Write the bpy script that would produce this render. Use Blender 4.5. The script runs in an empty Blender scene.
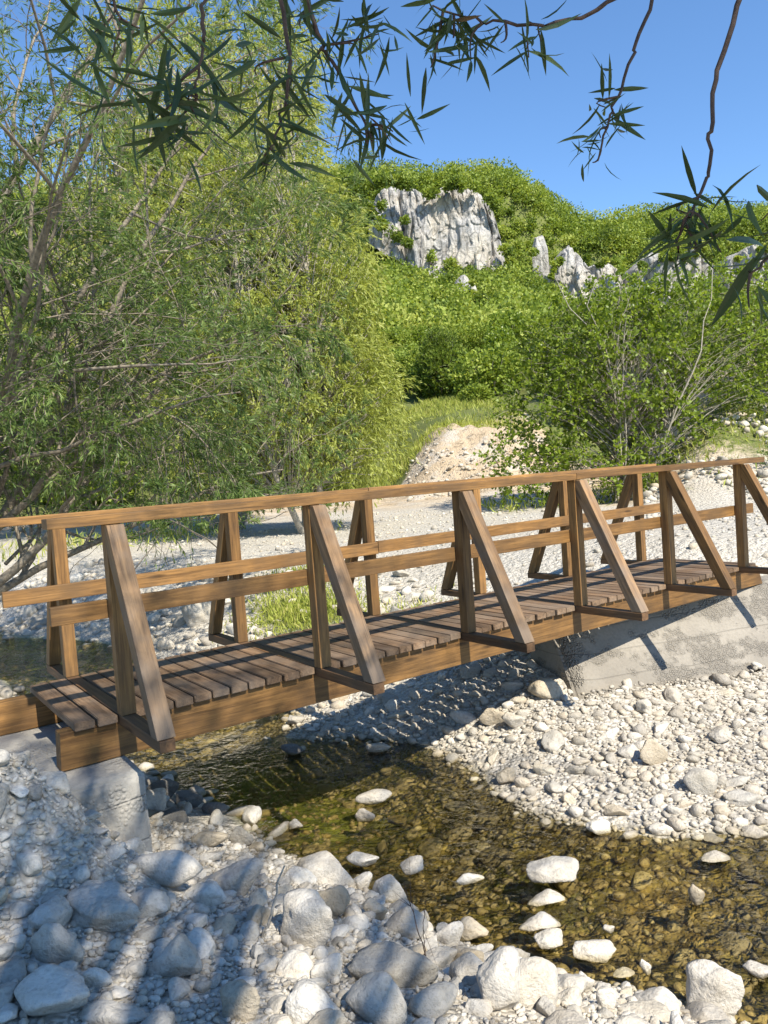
import bpy, bmesh, math, random
import numpy as np
from mathutils import Vector, Matrix

random.seed(7)
rng = np.random.default_rng(7)
S = bpy.context.scene
COL = S.collection
PI = math.pi

# ------------------------------------------------------------------ camera
EYE = 2.4                                   # metres above the stream
PITCH, ROLL, FPX = -0.048, -0.073, 770.0
_f = np.array([0, math.cos(PITCH), math.sin(PITCH)])
_u = np.array([0, -math.sin(PITCH), math.cos(PITCH)])
_r = np.array([1.0, 0, 0])
CR = math.cos(ROLL) * _r + math.sin(ROLL) * _u
CU = -math.sin(ROLL) * _r + math.cos(ROLL) * _u
CF = _f
cam = bpy.data.cameras.new('camera')
cam.sensor_width = 36
cam.lens = 36 * FPX / 1024
cam.clip_start = 0.05
cam.clip_end = 2000
camo = bpy.data.objects.new('camera', cam)
COL.objects.link(camo)
camo.matrix_world = Matrix(((CR[0], CU[0], -CF[0], 0), (CR[1], CU[1], -CF[1], 0), (CR[2], CU[2], -CF[2], EYE), (0, 0, 0, 1)))
S.camera = camo

# ------------------------------------------------------------------ sky and sun
SUN_EL, SUN_AZ = math.radians(46), math.radians(145.5)      # azimuth clockwise from +Y
world = bpy.data.worlds.new('World')
S.world = world
world.use_nodes = True
nt = world.node_tree
bg = nt.nodes['Background']
sky = nt.nodes.new('ShaderNodeTexSky')
sky.sky_type = 'NISHITA'
sky.sun_disc = False
sky.sun_elevation = SUN_EL
sky.sun_rotation = SUN_AZ
sky.altitude = 600
sky.air_density = 1.0
sky.dust_density = 0.0
sky.ozone_density = 4.0
hsv = nt.nodes.new('ShaderNodeHueSaturation')
hsv.inputs['Saturation'].default_value = 1.10
nt.links.new(sky.outputs[0], hsv.inputs['Color'])
nt.links.new(hsv.outputs[0], bg.inputs[0])
bg.inputs[1].default_value = 0.135
sun = bpy.data.lights.new('sun', 'SUN')
sun.energy = 5.0
sun.angle = math.radians(0.53)
sun.color = (1.0, 0.93, 0.80)
suno = bpy.data.objects.new('sun', sun)
COL.objects.link(suno)
SUNV = Vector((math.sin(SUN_AZ) * math.cos(SUN_EL), math.cos(SUN_AZ) * math.cos(SUN_EL), math.sin(SUN_EL)))
suno.rotation_euler = SUNV.to_track_quat('Z', 'Y').to_euler()
suno.location = (0, 0, 60)
S.view_settings.view_transform = 'Standard'
S.view_settings.look = 'None'
S.view_settings.gamma = 1
S.view_settings.use_curve_mapping = False
S.view_settings.exposure = 0.85
S.render.engine = 'CYCLES'
S.cycles.max_bounces = 8
S.cycles.transparent_max_bounces = 12
S.cycles.use_denoising = True

# ------------------------------------------------------------------ frames and helpers
BO = np.array([-1.549, 4.199])              # first camera-side post, in plan
ANG = 0.95
AX = np.array([math.sin(ANG), math.cos(ANG)])            # along the bridge
NX = np.array([math.cos(ANG), -math.sin(ANG)])           # across, toward the camera
DECK = EYE - 1.204


def w2(t, n):
    return BO[0] + t * AX[0] + n * NX[0], BO[1] + t * AX[1] + n * NX[1]


def tn(x, y):
    dx, dy = np.asarray(x) - BO[0], np.asarray(y) - BO[1]
    return dx * AX[0] + dy * AX[1], dx * NX[0] + dy * NX[1]


def ray(px, py):
    return (px - 384) / FPX * CR - (py - 512) / FPX * CU + CF


def at(px, py, dist):
    d = ray(px, py)
    return np.array([0, 0, EYE]) + d * dist


def project(P):
    P = np.asarray(P, float) - np.array([0, 0, EYE])
    d = np.maximum(P @ CF, 1e-3)
    return 384 + FPX * (P @ CR) / d, 512 - FPX * (P @ CU) / d, P @ CF


def smooth(x, a, b):
    v = np.clip((np.asarray(x, float) - a) / (b - a), 0, 1)
    return v * v * (3 - 2 * v)


def tag(o, label=None, cat=None, group=None, kind=None):
    if label: o['label'] = label
    if cat: o['category'] = cat
    if group: o['group'] = group
    if kind: o['kind'] = kind
    return o


def link(name, me, mat=None, parent=None):
    o = bpy.data.objects.new(name, me)
    COL.objects.link(o)
    if mat is not None:
        me.materials.append(mat)
    if parent is not None:
        o.parent = parent
    return o


def empty(name, loc, rz=0):
    o = bpy.data.objects.new(name, None)
    o.empty_display_size = 0.2
    COL.objects.link(o)
    o.location = loc
    o.rotation_euler = (0, 0, rz)
    return o


def raw_mesh(name, V, F, smooth_faces=False, attrs=None):
    """V (n,3); F (m,k) with k 3 or 4."""
    V = np.ascontiguousarray(V, dtype=np.float32)
    F = np.ascontiguousarray(F, dtype=np.int32)
    me = bpy.data.meshes.new(name)
    m, k = F.shape
    me.vertices.add(len(V))
    me.vertices.foreach_set('co', V.ravel())
    me.loops.add(m * k)
    me.loops.foreach_set('vertex_index', F.ravel())
    me.polygons.add(m)
    me.polygons.foreach_set('loop_start', np.arange(m, dtype=np.int32) * k)
    me.polygons.foreach_set('loop_total', np.full(m, k, dtype=np.int32))
    if smooth_faces:
        me.polygons.foreach_set('use_smooth', np.ones(m, dtype=bool))
    me.update(calc_edges=True)
    for nm, (dom, arr) in (attrs or {}).items():
        a = me.attributes.new(nm, 'FLOAT', dom)
        a.data.foreach_set('value', np.ascontiguousarray(arr, dtype=np.float32))
    return me


def fbm2(x, y, seed=0, octv=4):
    r = np.random.default_rng(seed)
    out = np.zeros_like(np.asarray(x, float))
    amp, fr, tot = 1.0, 1.0, 0.0
    for _ in range(octv):
        for _k in range(3):
            th, ph = r.uniform(0, 2 * PI), r.uniform(0, 2 * PI)
            w = fr * r.uniform(.75, 1.3)
            out += amp / 3 * np.sin((x * math.cos(th) + y * math.sin(th)) * w + ph + 1.7 * np.sin((y * math.cos(th) - x * math.sin(th)) * w * .7 + ph * 2))
        tot += amp
        amp *= .5
        fr *= 2.1
    return out / tot


def fbm3(P, seed=0, octv=3, f0=1.0):
    r = np.random.default_rng(seed)
    out = np.zeros(len(P))
    amp, fr = 1.0, f0
    for _ in range(octv):
        for _k in range(3):
            d = r.normal(size=3); d /= np.linalg.norm(d)
            e = r.normal(size=3); e /= np.linalg.norm(e)
            out += amp / 3 * np.sin(P @ d * fr + r.uniform(0, 6.3) + 1.6 * np.sin(P @ e * fr * .8 + r.uniform(0, 6.3)))
        amp *= .5
        fr *= 2.05
    return out


# ------------------------------------------------------------------ materials
class NT:
    def __init__(self, name):
        self.m = bpy.data.materials.new(name)
        self.m.use_nodes = True
        self.t = self.m.node_tree
        self.t.nodes.clear()
        self.out = self.t.nodes.new('ShaderNodeOutputMaterial')

    def n(self, typ, **kw):
        nd = self.t.nodes.new(typ)
        for k, v in kw.items():
            if k.startswith('i_'):
                nd.inputs[k[2:].replace('_', ' ')].default_value = v
            else:
                setattr(nd, k, v)
        return nd

    def l(self, a, b):
        self.t.links.new(a, b)

    def ramp(self, src, stops, interp='LINEAR'):
        nd = self.t.nodes.new('ShaderNodeValToRGB')
        nd.color_ramp.interpolation = interp
        e = nd.color_ramp.elements
        while len(e) < len(stops):
            e.new(0.5)
        for i, (p, c) in enumerate(stops):
            e[i].position = p
            e[i].color = (*c, 1) if len(c) == 3 else c
        self.l(src, nd.inputs[0])
        return nd.outputs[0]

    def noise(self, vec, scale, detail=4, rough=.55, dist=0.0):
        nd = self.n('ShaderNodeTexNoise')
        nd.inputs['Scale'].default_value = scale
        nd.inputs['Detail'].default_value = detail
        nd.inputs['Roughness'].default_value = rough
        nd.inputs['Distortion'].default_value = dist
        if vec is not None:
            self.l(vec, nd.inputs['Vector'])
        return nd.outputs['Fac']

    def vor(self, vec, scale, feature='F1', out='Distance', rand=1.0):
        nd = self.n('ShaderNodeTexVoronoi', feature=feature)
        nd.inputs['Scale'].default_value = scale
        nd.inputs['Randomness'].default_value = rand
        if vec is not None:
            self.l(vec, nd.inputs['Vector'])
        return nd.outputs[out]

    def math(self, op, a, b=None, c=None, clamp=False):
        nd = self.n('ShaderNodeMath', operation=op, use_clamp=clamp)
        for i, v in enumerate((a, b, c)):
            if v is None: continue
            if isinstance(v, (int, float)): nd.inputs[i].default_value = v
            else: self.l(v, nd.inputs[i])
        return nd.outputs[0]

    def mix(self, fac, a, b, blend='MIX'):
        nd = self.n('ShaderNodeMix', data_type='RGBA', blend_type=blend)
        for i, v in ((0, fac), (6, a), (7, b)):
            if isinstance(v, (int, float)): nd.inputs[i].default_value = v
            elif isinstance(v, tuple): nd.inputs[i].default_value = (*v, 1) if len(v) == 3 else v
            else: self.l(v, nd.inputs[i])
        return nd.outputs[2]

    def bump(self, h, strength, dist, prev=None):
        nd = self.n('ShaderNodeBump')
        nd.inputs['Strength'].default_value = strength
        nd.inputs['Distance'].default_value = dist
        self.l(h, nd.inputs['Height'])
        if prev is not None:
            self.l(prev, nd.inputs['Normal'])
        return nd.outputs[0]

    def pbr(self, col, rough=.8, normal=None, spec=.3):
        p = self.n('ShaderNodeBsdfPrincipled')
        if isinstance(col, tuple): p.inputs['Base Color'].default_value = (*col, 1)
        else: self.l(col, p.inputs['Base Color'])
        if isinstance(rough, (int, float)): p.inputs['Roughness'].default_value = rough
        else: self.l(rough, p.inputs['Roughness'])
        p.inputs['Specular IOR Level'].default_value = spec
        if normal is not None: self.l(normal, p.inputs['Normal'])
        return p.outputs[0]

    def done(self, sh):
        self.l(sh, self.out.inputs[0])
        return self.m

    def obj(self):
        return self.n('ShaderNodeTexCoord').outputs['Object']

    def pos(self):
        return self.n('ShaderNodeNewGeometry').outputs['Position']

    def rnd(self):
        return self.n('ShaderNodeObjectInfo').outputs['Random']

    def attr(self, name):
        return self.n('ShaderNodeAttribute', attribute_name=name).outputs['Fac']

    def mapping(self, vec, scale=(1, 1, 1), offset=None):
        nd = self.n('ShaderNodeMapping')
        nd.inputs['Scale'].default_value = scale
        self.l(vec, nd.inputs['Vector'])
        if offset is not None:
            self.l(offset, nd.inputs['Location'])
        return nd.outputs[0]


def wood_material(name, pale, dark, grey, grey_amount, along='X', per_board=False):
    m = NT(name)
    tone = m.attr('tone') if per_board else m.rnd()
    off = m.n('ShaderNodeCombineXYZ')
    m.l(m.math('MULTIPLY', tone, 37.0), off.inputs[0])
    m.l(m.math('MULTIPLY', tone, 91.0), off.inputs[1])
    m.l(m.math('MULTIPLY', tone, 53.0), off.inputs[2])
    lo, hi = 1.6, 30
    sc = (lo, hi, hi) if along == 'X' else (hi, lo, hi)
    v = m.mapping(m.obj(), sc, off.outputs[0])
    g = m.noise(v, 1.0, 6, .62, .6)
    g2 = m.noise(m.mapping(m.obj(), tuple(s * 3.5 for s in sc), off.outputs[0]), 1.0, 3, .6)
    lo2, hi2 = 2.4, 11
    vk = m.mapping(m.obj(), (lo2, hi2, hi2) if along == 'X' else (hi2, lo2, hi2), off.outputs[0])
    kd = m.vor(vk, 1.0)
    knot = m.ramp(kd, [(0.05, (1, 1, 1)), (0.13, (.6, .6, .6)), (0.2, (0, 0, 0))])
    c = m.ramp(g, [(.3, dark), (.5, tuple((a + b) / 2 for a, b in zip(pale, dark))), (.68, pale)])
    c = m.mix(m.math('MULTIPLY', m.ramp(g2, [(.35, (1, 1, 1)), (.5, (0, 0, 0))]), .45), c, tuple(x * .55 for x in dark))
    c = m.mix(m.math('MULTIPLY', knot, .85), c, tuple(x * .35 for x in dark))
    lo3, hi3 = .9, 55
    ck = m.noise(m.mapping(m.obj(), (lo3, hi3, hi3) if along == 'X' else (hi3, lo3, hi3), off.outputs[0]), 1.0, 2, .5, .2)
    ck = m.ramp(ck, [(.27, (1, 1, 1)), (.32, (0, 0, 0))])
    c = m.mix(m.math('MULTIPLY', ck, .8), c, tuple(x * .22 for x in dark))
    blot = m.noise(m.obj(), 2.3, 4, .6)
    c = m.mix(m.math('MULTIPLY', m.ramp(blot, [(.42, (0, 0, 0)), (.62, (1, 1, 1))]), grey_amount), c, m.mix(g, tuple(x * .6 for x in grey), grey))
    tv = m.math('MULTIPLY_ADD', tone, .62, .62)
    c = m.mix(1.0, c, m.mix(1.0, (1, 1, 1), tv, 'MULTIPLY'), 'MULTIPLY')
    h = m.math('ADD', g, m.math('MULTIPLY', g2, .6))
    nrm = m.bump(h, .55, .004)
    return m.done(m.pbr(c, .62, nrm, .3))


def leaf_material(name, stops, trans=.38, rough=.45, warm=(1.15, 1.1, .6)):
    m = NT(name)
    t = m.attr('tone')
    c = m.ramp(t, stops)
    p = m.pbr(c, rough, None, .35)
    tr = m.n('ShaderNodeBsdfTranslucent')
    m.l(m.mix(1.0, c, warm, 'MULTIPLY'), tr.inputs[0])
    mx = m.n('ShaderNodeMixShader')
    mx.inputs[0].default_value = trans
    m.l(p, mx.inputs[1])
    m.l(tr.outputs[0], mx.inputs[2])
    return m.done(mx.outputs[0])


def stone_material(name, cols, from_attr=False):
    """limestone: mottled, pitted, with algae and wet darkening below the water line"""
    m = NT(name)
    tone = m.attr('tone') if from_attr else m.rnd()
    oc = m.obj()
    P = m.pos()
    big = m.noise(P, 7, 5, .6)
    fine = m.noise(P, 55, 5, .65)
    c = m.ramp(tone, [(i / max(1, len(cols) - 1), cc) for i, cc in enumerate(cols)])
    c = m.mix(m.ramp(big, [(.38, (0, 0, 0)), (.66, (.55, .55, .55))]), c, m.mix(1.0, c, (.72, .66, .56), 'MULTIPLY'))
    c = m.mix(m.ramp(fine, [(.3, (.5, .5, .5)), (.52, (0, 0, 0))]), c, m.mix(1.0, c, (.55, .53, .5), 'MULTIPLY'))
    pit = m.vor(P, 70)
    c = m.mix(m.ramp(pit, [(.0, (.5, .5, .5)), (.22, (0, 0, 0))]), c, m.mix(1.0, c, (.5, .48, .44), 'MULTIPLY'))
    dull = m.ramp(m.noise(P, .55, 2, .5), [(.44, (0, 0, 0)), (.58, (1, 1, 1))])
    z = m.n('ShaderNodeSeparateXYZ')
    m.l(P, z.inputs[0])
    zz = m.math('ADD', z.outputs[2], m.math('MULTIPLY', m.math('SUBTRACT', big, .5), .06))
    algae = m.mix(m.ramp(m.noise(P, 9, 5, .7), [(.36, (0, 0, 0)), (.64, (1, 1, 1))]), m.mix(tone, (.09, .07, .026), (.20, .145, .045)), m.mix(tone, (.36, .26, .08), (.48, .40, .20)))
    algae = m.mix(m.math('MULTIPLY', dull, .75), algae, m.mix(tone, (.10, .088, .062), (.22, .195, .145)))
    zs = m.math('MULTIPLY_ADD', zz, 1.0, .5 - .0)
    wet = m.ramp(zs, [(.49, (.88, .88, .88)), (.515, (.55, .55, .55)), (.535, (0, 0, 0))])
    c = m.mix(wet, c, algae)
    rough = m.math('SUBTRACT', .85, m.math('MULTIPLY', wet, .5))
    h = m.math('ADD', m.math('MULTIPLY', big, 1.4), m.math('MULTIPLY', fine, .8))
    nrm = m.bump(h, .8, .02)
    return m.done(m.pbr(c, rough, nrm, .3))

M = {}
M['wood'] = wood_material('stained_wood', (.385, .202, .064), (.12, .06, .02), (.16, .095, .045), .6)
M['wood_grey'] = wood_material('grey_brace_wood', (.30, .18, .085), (.11, .062, .03), (.22, .17, .125), .75)
M['wood_dark'] = wood_material('dark_bearer_wood', (.20, .105, .045), (.075, .038, .018), (.10, .07, .045), .6)
M['deck'] = wood_material('deck_wood', (.24, .15, .085), (.085, .052, .03), (.25, .195, .145), .6, 'Y', True)
M['stone'] = stone_material('limestone', [(.44, .40, .34), (.53, .49, .42), (.60, .56, .49), (.66, .625, .555)])
M['stone_grey'] = stone_material('grey_limestone', [(.35, .325, .28), (.42, .395, .345), (.50, .47, .415)])
M['stone_tan'] = stone_material('tan_limestone', [(.42, .36, .27), (.52, .455, .35), (.58, .53, .43)])
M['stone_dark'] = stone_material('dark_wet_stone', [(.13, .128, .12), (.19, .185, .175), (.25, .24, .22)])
M['pebbles'] = stone_material('mixed_pebbles', [(.35, .32, .275), (.46, .425, .36), (.50, .44, .35), (.56, .52, .45), (.64, .605, .535)], True)


def concrete_material(name, base, crumb):
    m = NT(name)
    P = m.obj()
    big = m.noise(P, 2.2, 5, .6)
    fine = m.noise(P, 38, 5, .7)
    grit = m.vor(P, 46)
    z = m.n('ShaderNodeSeparateXYZ'); m.l(P, z.inputs[0])
    c = m.mix(m.ramp(big, [(.35, (0, 0, 0)), (.65, (1, 1, 1))]), base, tuple(x * .78 for x in base))
    c = m.mix(m.ramp(fine, [(.35, (.45, .45, .45)), (.55, (0, 0, 0))]), c, tuple(x * .62 for x in base))
    lines = m.math('FRACT', m.math('MULTIPLY_ADD', z.outputs[2], 4.6, m.math('MULTIPLY', m.noise(P, .9, 2), .6)))
    band = m.ramp(lines, [(0, (1, 1, 1)), (.035, (0, 0, 0)), (.96, (0, 0, 0)), (1, (1, 1, 1))])
    c = m.mix(m.math('MULTIPLY', band, .3), c, tuple(x * .5 for x in base))
    pn = m.math('ADD', m.noise(m.mapping(P, (1.3, 1.3, 2.6)), 1.6, 3, .55), m.math('MULTIPLY', m.math('SUBTRACT', m.noise(P, 14, 3, .6), .5), .35))
    patch = m.ramp(pn, [(.5, (0, 0, 0)), (.58, (1, 1, 1))])
    dome = m.math('MULTIPLY', m.ramp(grit, [(.0, (1, 1, 1)), (.3, (.75, .75, .75)), (.6, (0, 0, 0))]), m.math('MULTIPLY_ADD', m.noise(P, 9, 2, .5), 1.4, .1))
    hp = m.math('MULTIPLY', m.math('MULTIPLY', patch, crumb), dome)
    gap = m.math('MULTIPLY', m.math('MULTIPLY', patch, crumb), m.math('SUBTRACT', 1.0, dome, None, True))
    c = m.mix(m.math('MULTIPLY', gap, .5), c, tuple(x * .5 for x in base))
    c = m.mix(m.math('MULTIPLY', hp, .5), c, tuple(x * 1.25 for x in base))
    h = m.math('ADD', m.math('MULTIPLY', fine, .35), m.math('MULTIPLY', big, .5))
    h = m.math('ADD', h, m.math('MULTIPLY', hp, 1.3))
    h = m.math('SUBTRACT', h, m.math('MULTIPLY', gap, .5))
    h = m.math('SUBTRACT', h, m.math('MULTIPLY', band, .35))
    return m.done(m.pbr(c, .9, m.bump(h, .8, .02), .2))


M['concrete'] = concrete_material('rough_concrete', (.38, .355, .31), .3)
M['concrete_wall'] = concrete_material('crumbled_concrete', (.29, .262, .22), 1.0)


def flat_mat(name, col, rough=.8, bump=0.0, scale=30, vary=.25):
    m = NT(name)
    P = m.obj()
    f = m.noise(P, scale, 4, .6)
    c = m.mix(m.ramp(f, [(.35, (0, 0, 0)), (.65, (1, 1, 1))]), tuple(x * (1 - vary) for x in col), tuple(min(1, x * (1 + vary)) for x in col))
    return m.done(m.pbr(c, rough, m.bump(f, bump, .01) if bump else None, .25))


M['bark_pale'] = flat_mat('pale_willow_bark', (.20, .17, .13), .9, .6, 26, .35)
M['bark_dark'] = flat_mat('dark_twig_bark', (.085, .055, .04), .8, .4, 60, .35)
M['bark_grey'] = flat_mat('grey_shrub_bark', (.30, .27, .22), .9, .5, 30, .3)
M['dry_stick'] = flat_mat('dry_stick', (.36, .33, .28), .9, .4, 60, .3)
M['leaf_willow'] = leaf_material('willow_leaf', [(0, (.05, .09, .025)), (.45, (.125, .195, .05)), (.8, (.21, .285, .08)), (1, (.30, .36, .13))], .45, .42)
M['leaf_willow_light'] = leaf_material('light_willow_leaf', [(0, (.19, .22, .04)), (.5, (.34, .385, .08)), (1, (.46, .49, .16))], .48, .5)
M['leaf_near'] = leaf_material('near_willow_leaf', [(0, (.035, .055, .02)), (.6, (.06, .095, .032)), (.93, (.10, .14, .05)), (1, (.17, .10, .05))], .30, .38)
M['leaf_hazel'] = leaf_material('hazel_leaf', [(0, (.09, .14, .016)), (.5, (.20, .28, .032)), (1, (.31, .38, .06))], .48, .4)
M['leaf_hill'] = leaf_material('hill_shrub_leaf', [(0, (.08, .125, .018)), (.35, (.19, .26, .034)), (.7, (.29, .36, .055)), (1, (.39, .43, .095))], .42, .6)
M['leaf_grass'] = leaf_material('grass_blade', [(0, (.19, .24, .035)), (.6, (.36, .40, .07)), (1, (.50, .47, .17))], .35, .6)

# ------------------------------------------------------------------ terrain
CTRL = [  # (along, across, height) in the bridge frame
    (1.9, -1, -.22), (1.75, -3, -.24), (1.6, -6, -.25), (1.4, -9, -.2), (1.0, -13, -.2), (1.95, .5, -.22), (2.1, 1.5, -.24), (2.5, 2.5, -.27), (3.1, 3.6, -.3), (4.1, 6, -.3), (5.5, 10, -.3),
    (.75, -1.85, 0), (1.02, -1.1, 0), (1.02, -.48, 0), (1.14, .3, 0), (1.2, .83, 0), (1.2, 1.36, 0), (1.33, 1.79, 0), (1.52, 2.08, 0), (1.72, 2.56, 0), (2.3, 4, 0), (3, 6, 0), (4.2, 10, 0),
    (.7, -4, 0), (.5, -6.4, 0), (.2, -9, 0), (-.2, -13, 0),
    (.12, .35, .40), (-.12, .40, .47), (-.34, .40, .86), (-.65, .5, 1.02), (-1.2, .5, 1.0), (-.7, 1.0, .88), (.55, .5, .28), (.6, 1.3, .36), (.75, 2.2, .38), (1.0, 3.2, .45), (0, 1.5, .6), (0, 3, .72), (-1.2, 2, .85), (-1.2, 4.3, .9), (1.2, 5, .7),
    (-3, 3, 1), (-3, 0, 1.0), (-3, -3, 1), (-1, -2, .8), (0, -2.3, .42), (-.4, -4, .5), (-.9, -7, .6), (-2, -10, .8), (-6, 0, 1.1), (-6, 8, 1.1), (2, 9, 1), (-1, 12, 1.1), (-6, -8, 1.1), (-6, -16, 1.1), (-14, 0, 1.2), (-14, -14, 1.2), (-12, 14, 1.2), (2, 18, 1.1),
    (1.95, -2.06, 0), (2.5, -1.61, 0), (2.85, -.81, 0), (2.66, .15, 0), (2.52, .6, 0), (2.66, 1.06, 0), (2.8, 1.44, 0), (3.4, 1.8, 0), (4.2, 2.7, 0), (5.5, 5, 0), (7.2, 9, 0),
    (3.5, -.4, .24), (4.1, -.3, .36), (4.2, .3, .22), (3.5, .6, .14), (4.6, .55, .16), (5.3, .75, .10), (4, 1.2, .09), (6.2, .9, .06), (5.5, 1.6, .08), (7.2, 1.6, .1), (8.6, 1.6, .4),
    (9, 4, .8), (10, 0, 1.12), (12, 8, 1.1), (3.3, -2, .2), (4.1, -1.6, .42), (5, -2.2, .66), (5.4, -1, .62), (6.6, -2.65, 1.08), (7.2, -.6, 1.12), (8.4, .6, 1.05), (8.4, -5.6, 1.12), (12, -6, 1.15), (12, -13, 1.12), (12.3, -3.3, 1.15),
    (2.6, -3.95, 0), (2.5, -5.8, 0), (2.35, -7.6, 0), (1.9, -9.5, 0), (1.12, -11.2, 0), (.8, -13, 0), (2, -13, .45), (2.8, -9.6, .4), (3.3, -6.9, .42), (4.1, -6.7, .62), (4.4, -4.6, .62), (3.3, -3.9, .3),
    (6, -9, 1), (5, -13, 1), (8, -18, 1.1), (1.5, -18, .9), (-3, -20, 1.05), (3, -26, 1.1), (18, -16, 1.15), (20, 0, 1.15), (14, -24, 1.15), (22, 12, 1.1)]
CT = np.array(CTRL)


def _tps_phi(r2):
    return np.where(r2 > 1e-12, r2 * np.log(np.maximum(r2, 1e-12)) * .5, 0)


def _fit():
    X = CT[:, :2] / 8.0
    n = len(X)
    K = _tps_phi(((X[:, None] - X[None]) ** 2).sum(-1)) + np.eye(n) * .002
    Pm = np.c_[np.ones(n), X]
    A = np.zeros((n + 3, n + 3))
    A[:n, :n] = K; A[:n, n:] = Pm; A[n:, :n] = Pm.T
    b = np.zeros(n + 3); b[:n] = CT[:, 2]
    return X, np.linalg.solve(A, b)


TX, TWT = _fit()
# concrete wing wall: sloped face through this line and normal (bridge frame)
WA = np.array([5.9, -.29]); WT = np.array([.963, .27]); WM = np.array([-.27, .963]); WTOP = .95


def wall_coords(t, n):
    return (t - WA[0]) * WT[0] + (n - WA[1]) * WT[1], (t - WA[0]) * WM[0] + (n - WA[1]) * WM[1]


PXU0 = [(14, -69), (20, -48), (28, -33), (36, -22), (41, 2), (47, 34), (60, 72), (80, 125), (100, 166), (130, 184), (150, 194), (159, 276), (175, 284), (200, 290), (230, 278), (300, 225), (430, 150)]
PXU5 = [(14, -68), (17, -50), (19, -28), (22, 22), (26, 66), (30, 84), (40, 90), (60, 94), (80, 97), (100, 105), (130, 118), (150, 130), (159, 204), (175, 221), (200, 222), (230, 210), (300, 170), (430, 120)]


PXM = [(14, -69), (20, -48), (27, -34), (29, -24), (33, 6), (37, 36), (42, 55), (50, 63), (62, 76), (80, 108), (100, 136), (130, 166), (150, 180), (159, 270), (175, 280), (200, 270), (230, 258), (300, 210), (430, 140)]


def height(x, y):
    x = np.atleast_1d(np.asarray(x, float)); y = np.atleast_1d(np.asarray(y, float))
    t, n = tn(x, y)
    q = np.stack([np.clip(t, -16, 22), np.clip(n, -27, 18)], -1) / 8.0
    out = np.empty(len(x))
    for i in range(0, len(x), 20000):
        d2 = ((q[i:i + 20000, None] - TX[None]) ** 2).sum(-1)
        out[i:i + 20000] = _tps_phi(d2) @ TWT[:-3] + TWT[-3] + q[i:i + 20000] @ TWT[-2:]
    out = np.clip(out, -.45, 1.3)
    rough = .028 * fbm2(x * 2.2, y * 2.2, 3, 3) + .012 * fbm2(x * 9, y * 9, 4, 3)
    out = out + rough
    # under the wing wall and behind it
    wl, wd = wall_coords(t, n)
    zone = smooth(wl, -1.95, -1.7) * (1 - smooth(wl, 2.6, 3.0))
    zw = WTOP - wd / .7 - .16
    inw = zone * (wd > 0) * (wd < .56) + zone * (wd <= 0) * (wd > -.3)
    out = np.where(inw > .5, np.minimum(out, np.where(wd > 0, np.maximum(zw, -.1), .72)), out)
    out = out + .30 * np.exp(-((t + .72) / .40) ** 2 - ((n - .58) / .36) ** 2)
    # under the left footing
    blk = (t > -1.35) & (t < .02) & (n < .28) & (n > -1.5)
    out = np.where(blk, np.minimum(out, .86), out)
    # far part
    Y = np.maximum(y, 1.0)
    u = x / Y
    p0 = np.interp(Y, *zip(*PXU0)); p5 = np.interp(Y, *zip(*PXU5))
    kn = smooth(Y, 31, 48)
    w = smooth(u, .05, .32) * kn + smooth(u, .31, .45) * (1 - kn)
    # dip of the skyline near u = .2
    pm_ = np.interp(Y, *zip(*PXM))
    wm_ = np.exp(-((u - .135 + .02 * fbm2(x * .5, y * .3, 18, 3)) / .095) ** 4)
    px = p0 * (1 - w) + p5 * w
    px = px * (1 - wm_) + pm_ * wm_
    far = EYE + Y / 770 * px
    gul = np.abs(fbm2(x * .55 + .4 * y, y * .16, 15, 3)) - .3
    far = far + wm_ * smooth(Y, 28, 31) * (1 - smooth(Y, 40, 48)) * (1.5 * gul + .3 * fbm2(x * 1.6, y * 1.6, 16, 3))
    far = far + smooth(Y, 38, 70) * (1.2 * fbm2(x * .06, y * .06, 11, 3)) + smooth(Y, 17, 34) * .25 * fbm2(x * .5, y * .5, 12, 3) + .05 * fbm2(x * 1.3, y * 1.3, 13, 3)
    k = smooth(y, 15.0, 20.0)
    return out * (1 - k) + far * k


def h1(x, y):
    return float(height([x], [y])[0])


def ground_at(px, py):
    """the point of the terrain that a line from the camera through (px, py) meets"""
    d = ray(px, py)
    ss = np.concatenate([np.arange(1.6, 14, .02), np.arange(14, 60, .1), np.arange(60, 330, .5)])
    Pp = d[None] * ss[:, None] + np.array([0, 0, EYE])
    hh = height(Pp[:, 0], Pp[:, 1])
    i = np.argmax(Pp[:, 2] < hh)
    return Pp[i]


def axis_samples(lo, hi, c0, c, n):
    a, b = np.arcsinh((lo - c0) / c), np.arcsinh((hi - c0) / c)
    return c0 + c * np.sinh(np.linspace(a, b, n))


gx = axis_samples(-260, 280, .5, 3.2, 400)
gy = axis_samples(-70, 430, 5.0, 3.2, 420)
GX, GY = np.meshgrid(gx, gy)
GZ = height(GX.ravel(), GY.ravel())
nx_, ny_ = len(gx), len(gy)
idx = np.arange(nx_ * ny_).reshape(ny_, nx_)
GF = np.stack([idx[:-1, :-1], idx[:-1, 1:], idx[1:, 1:], idx[1:, :-1]], -1).reshape(-1, 4)
fx, fy = GX.ravel(), GY.ravel()
fu = fx / np.maximum(fy, 1)
gn = fbm2(fx * .35, fy * .35, 21, 3)
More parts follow.
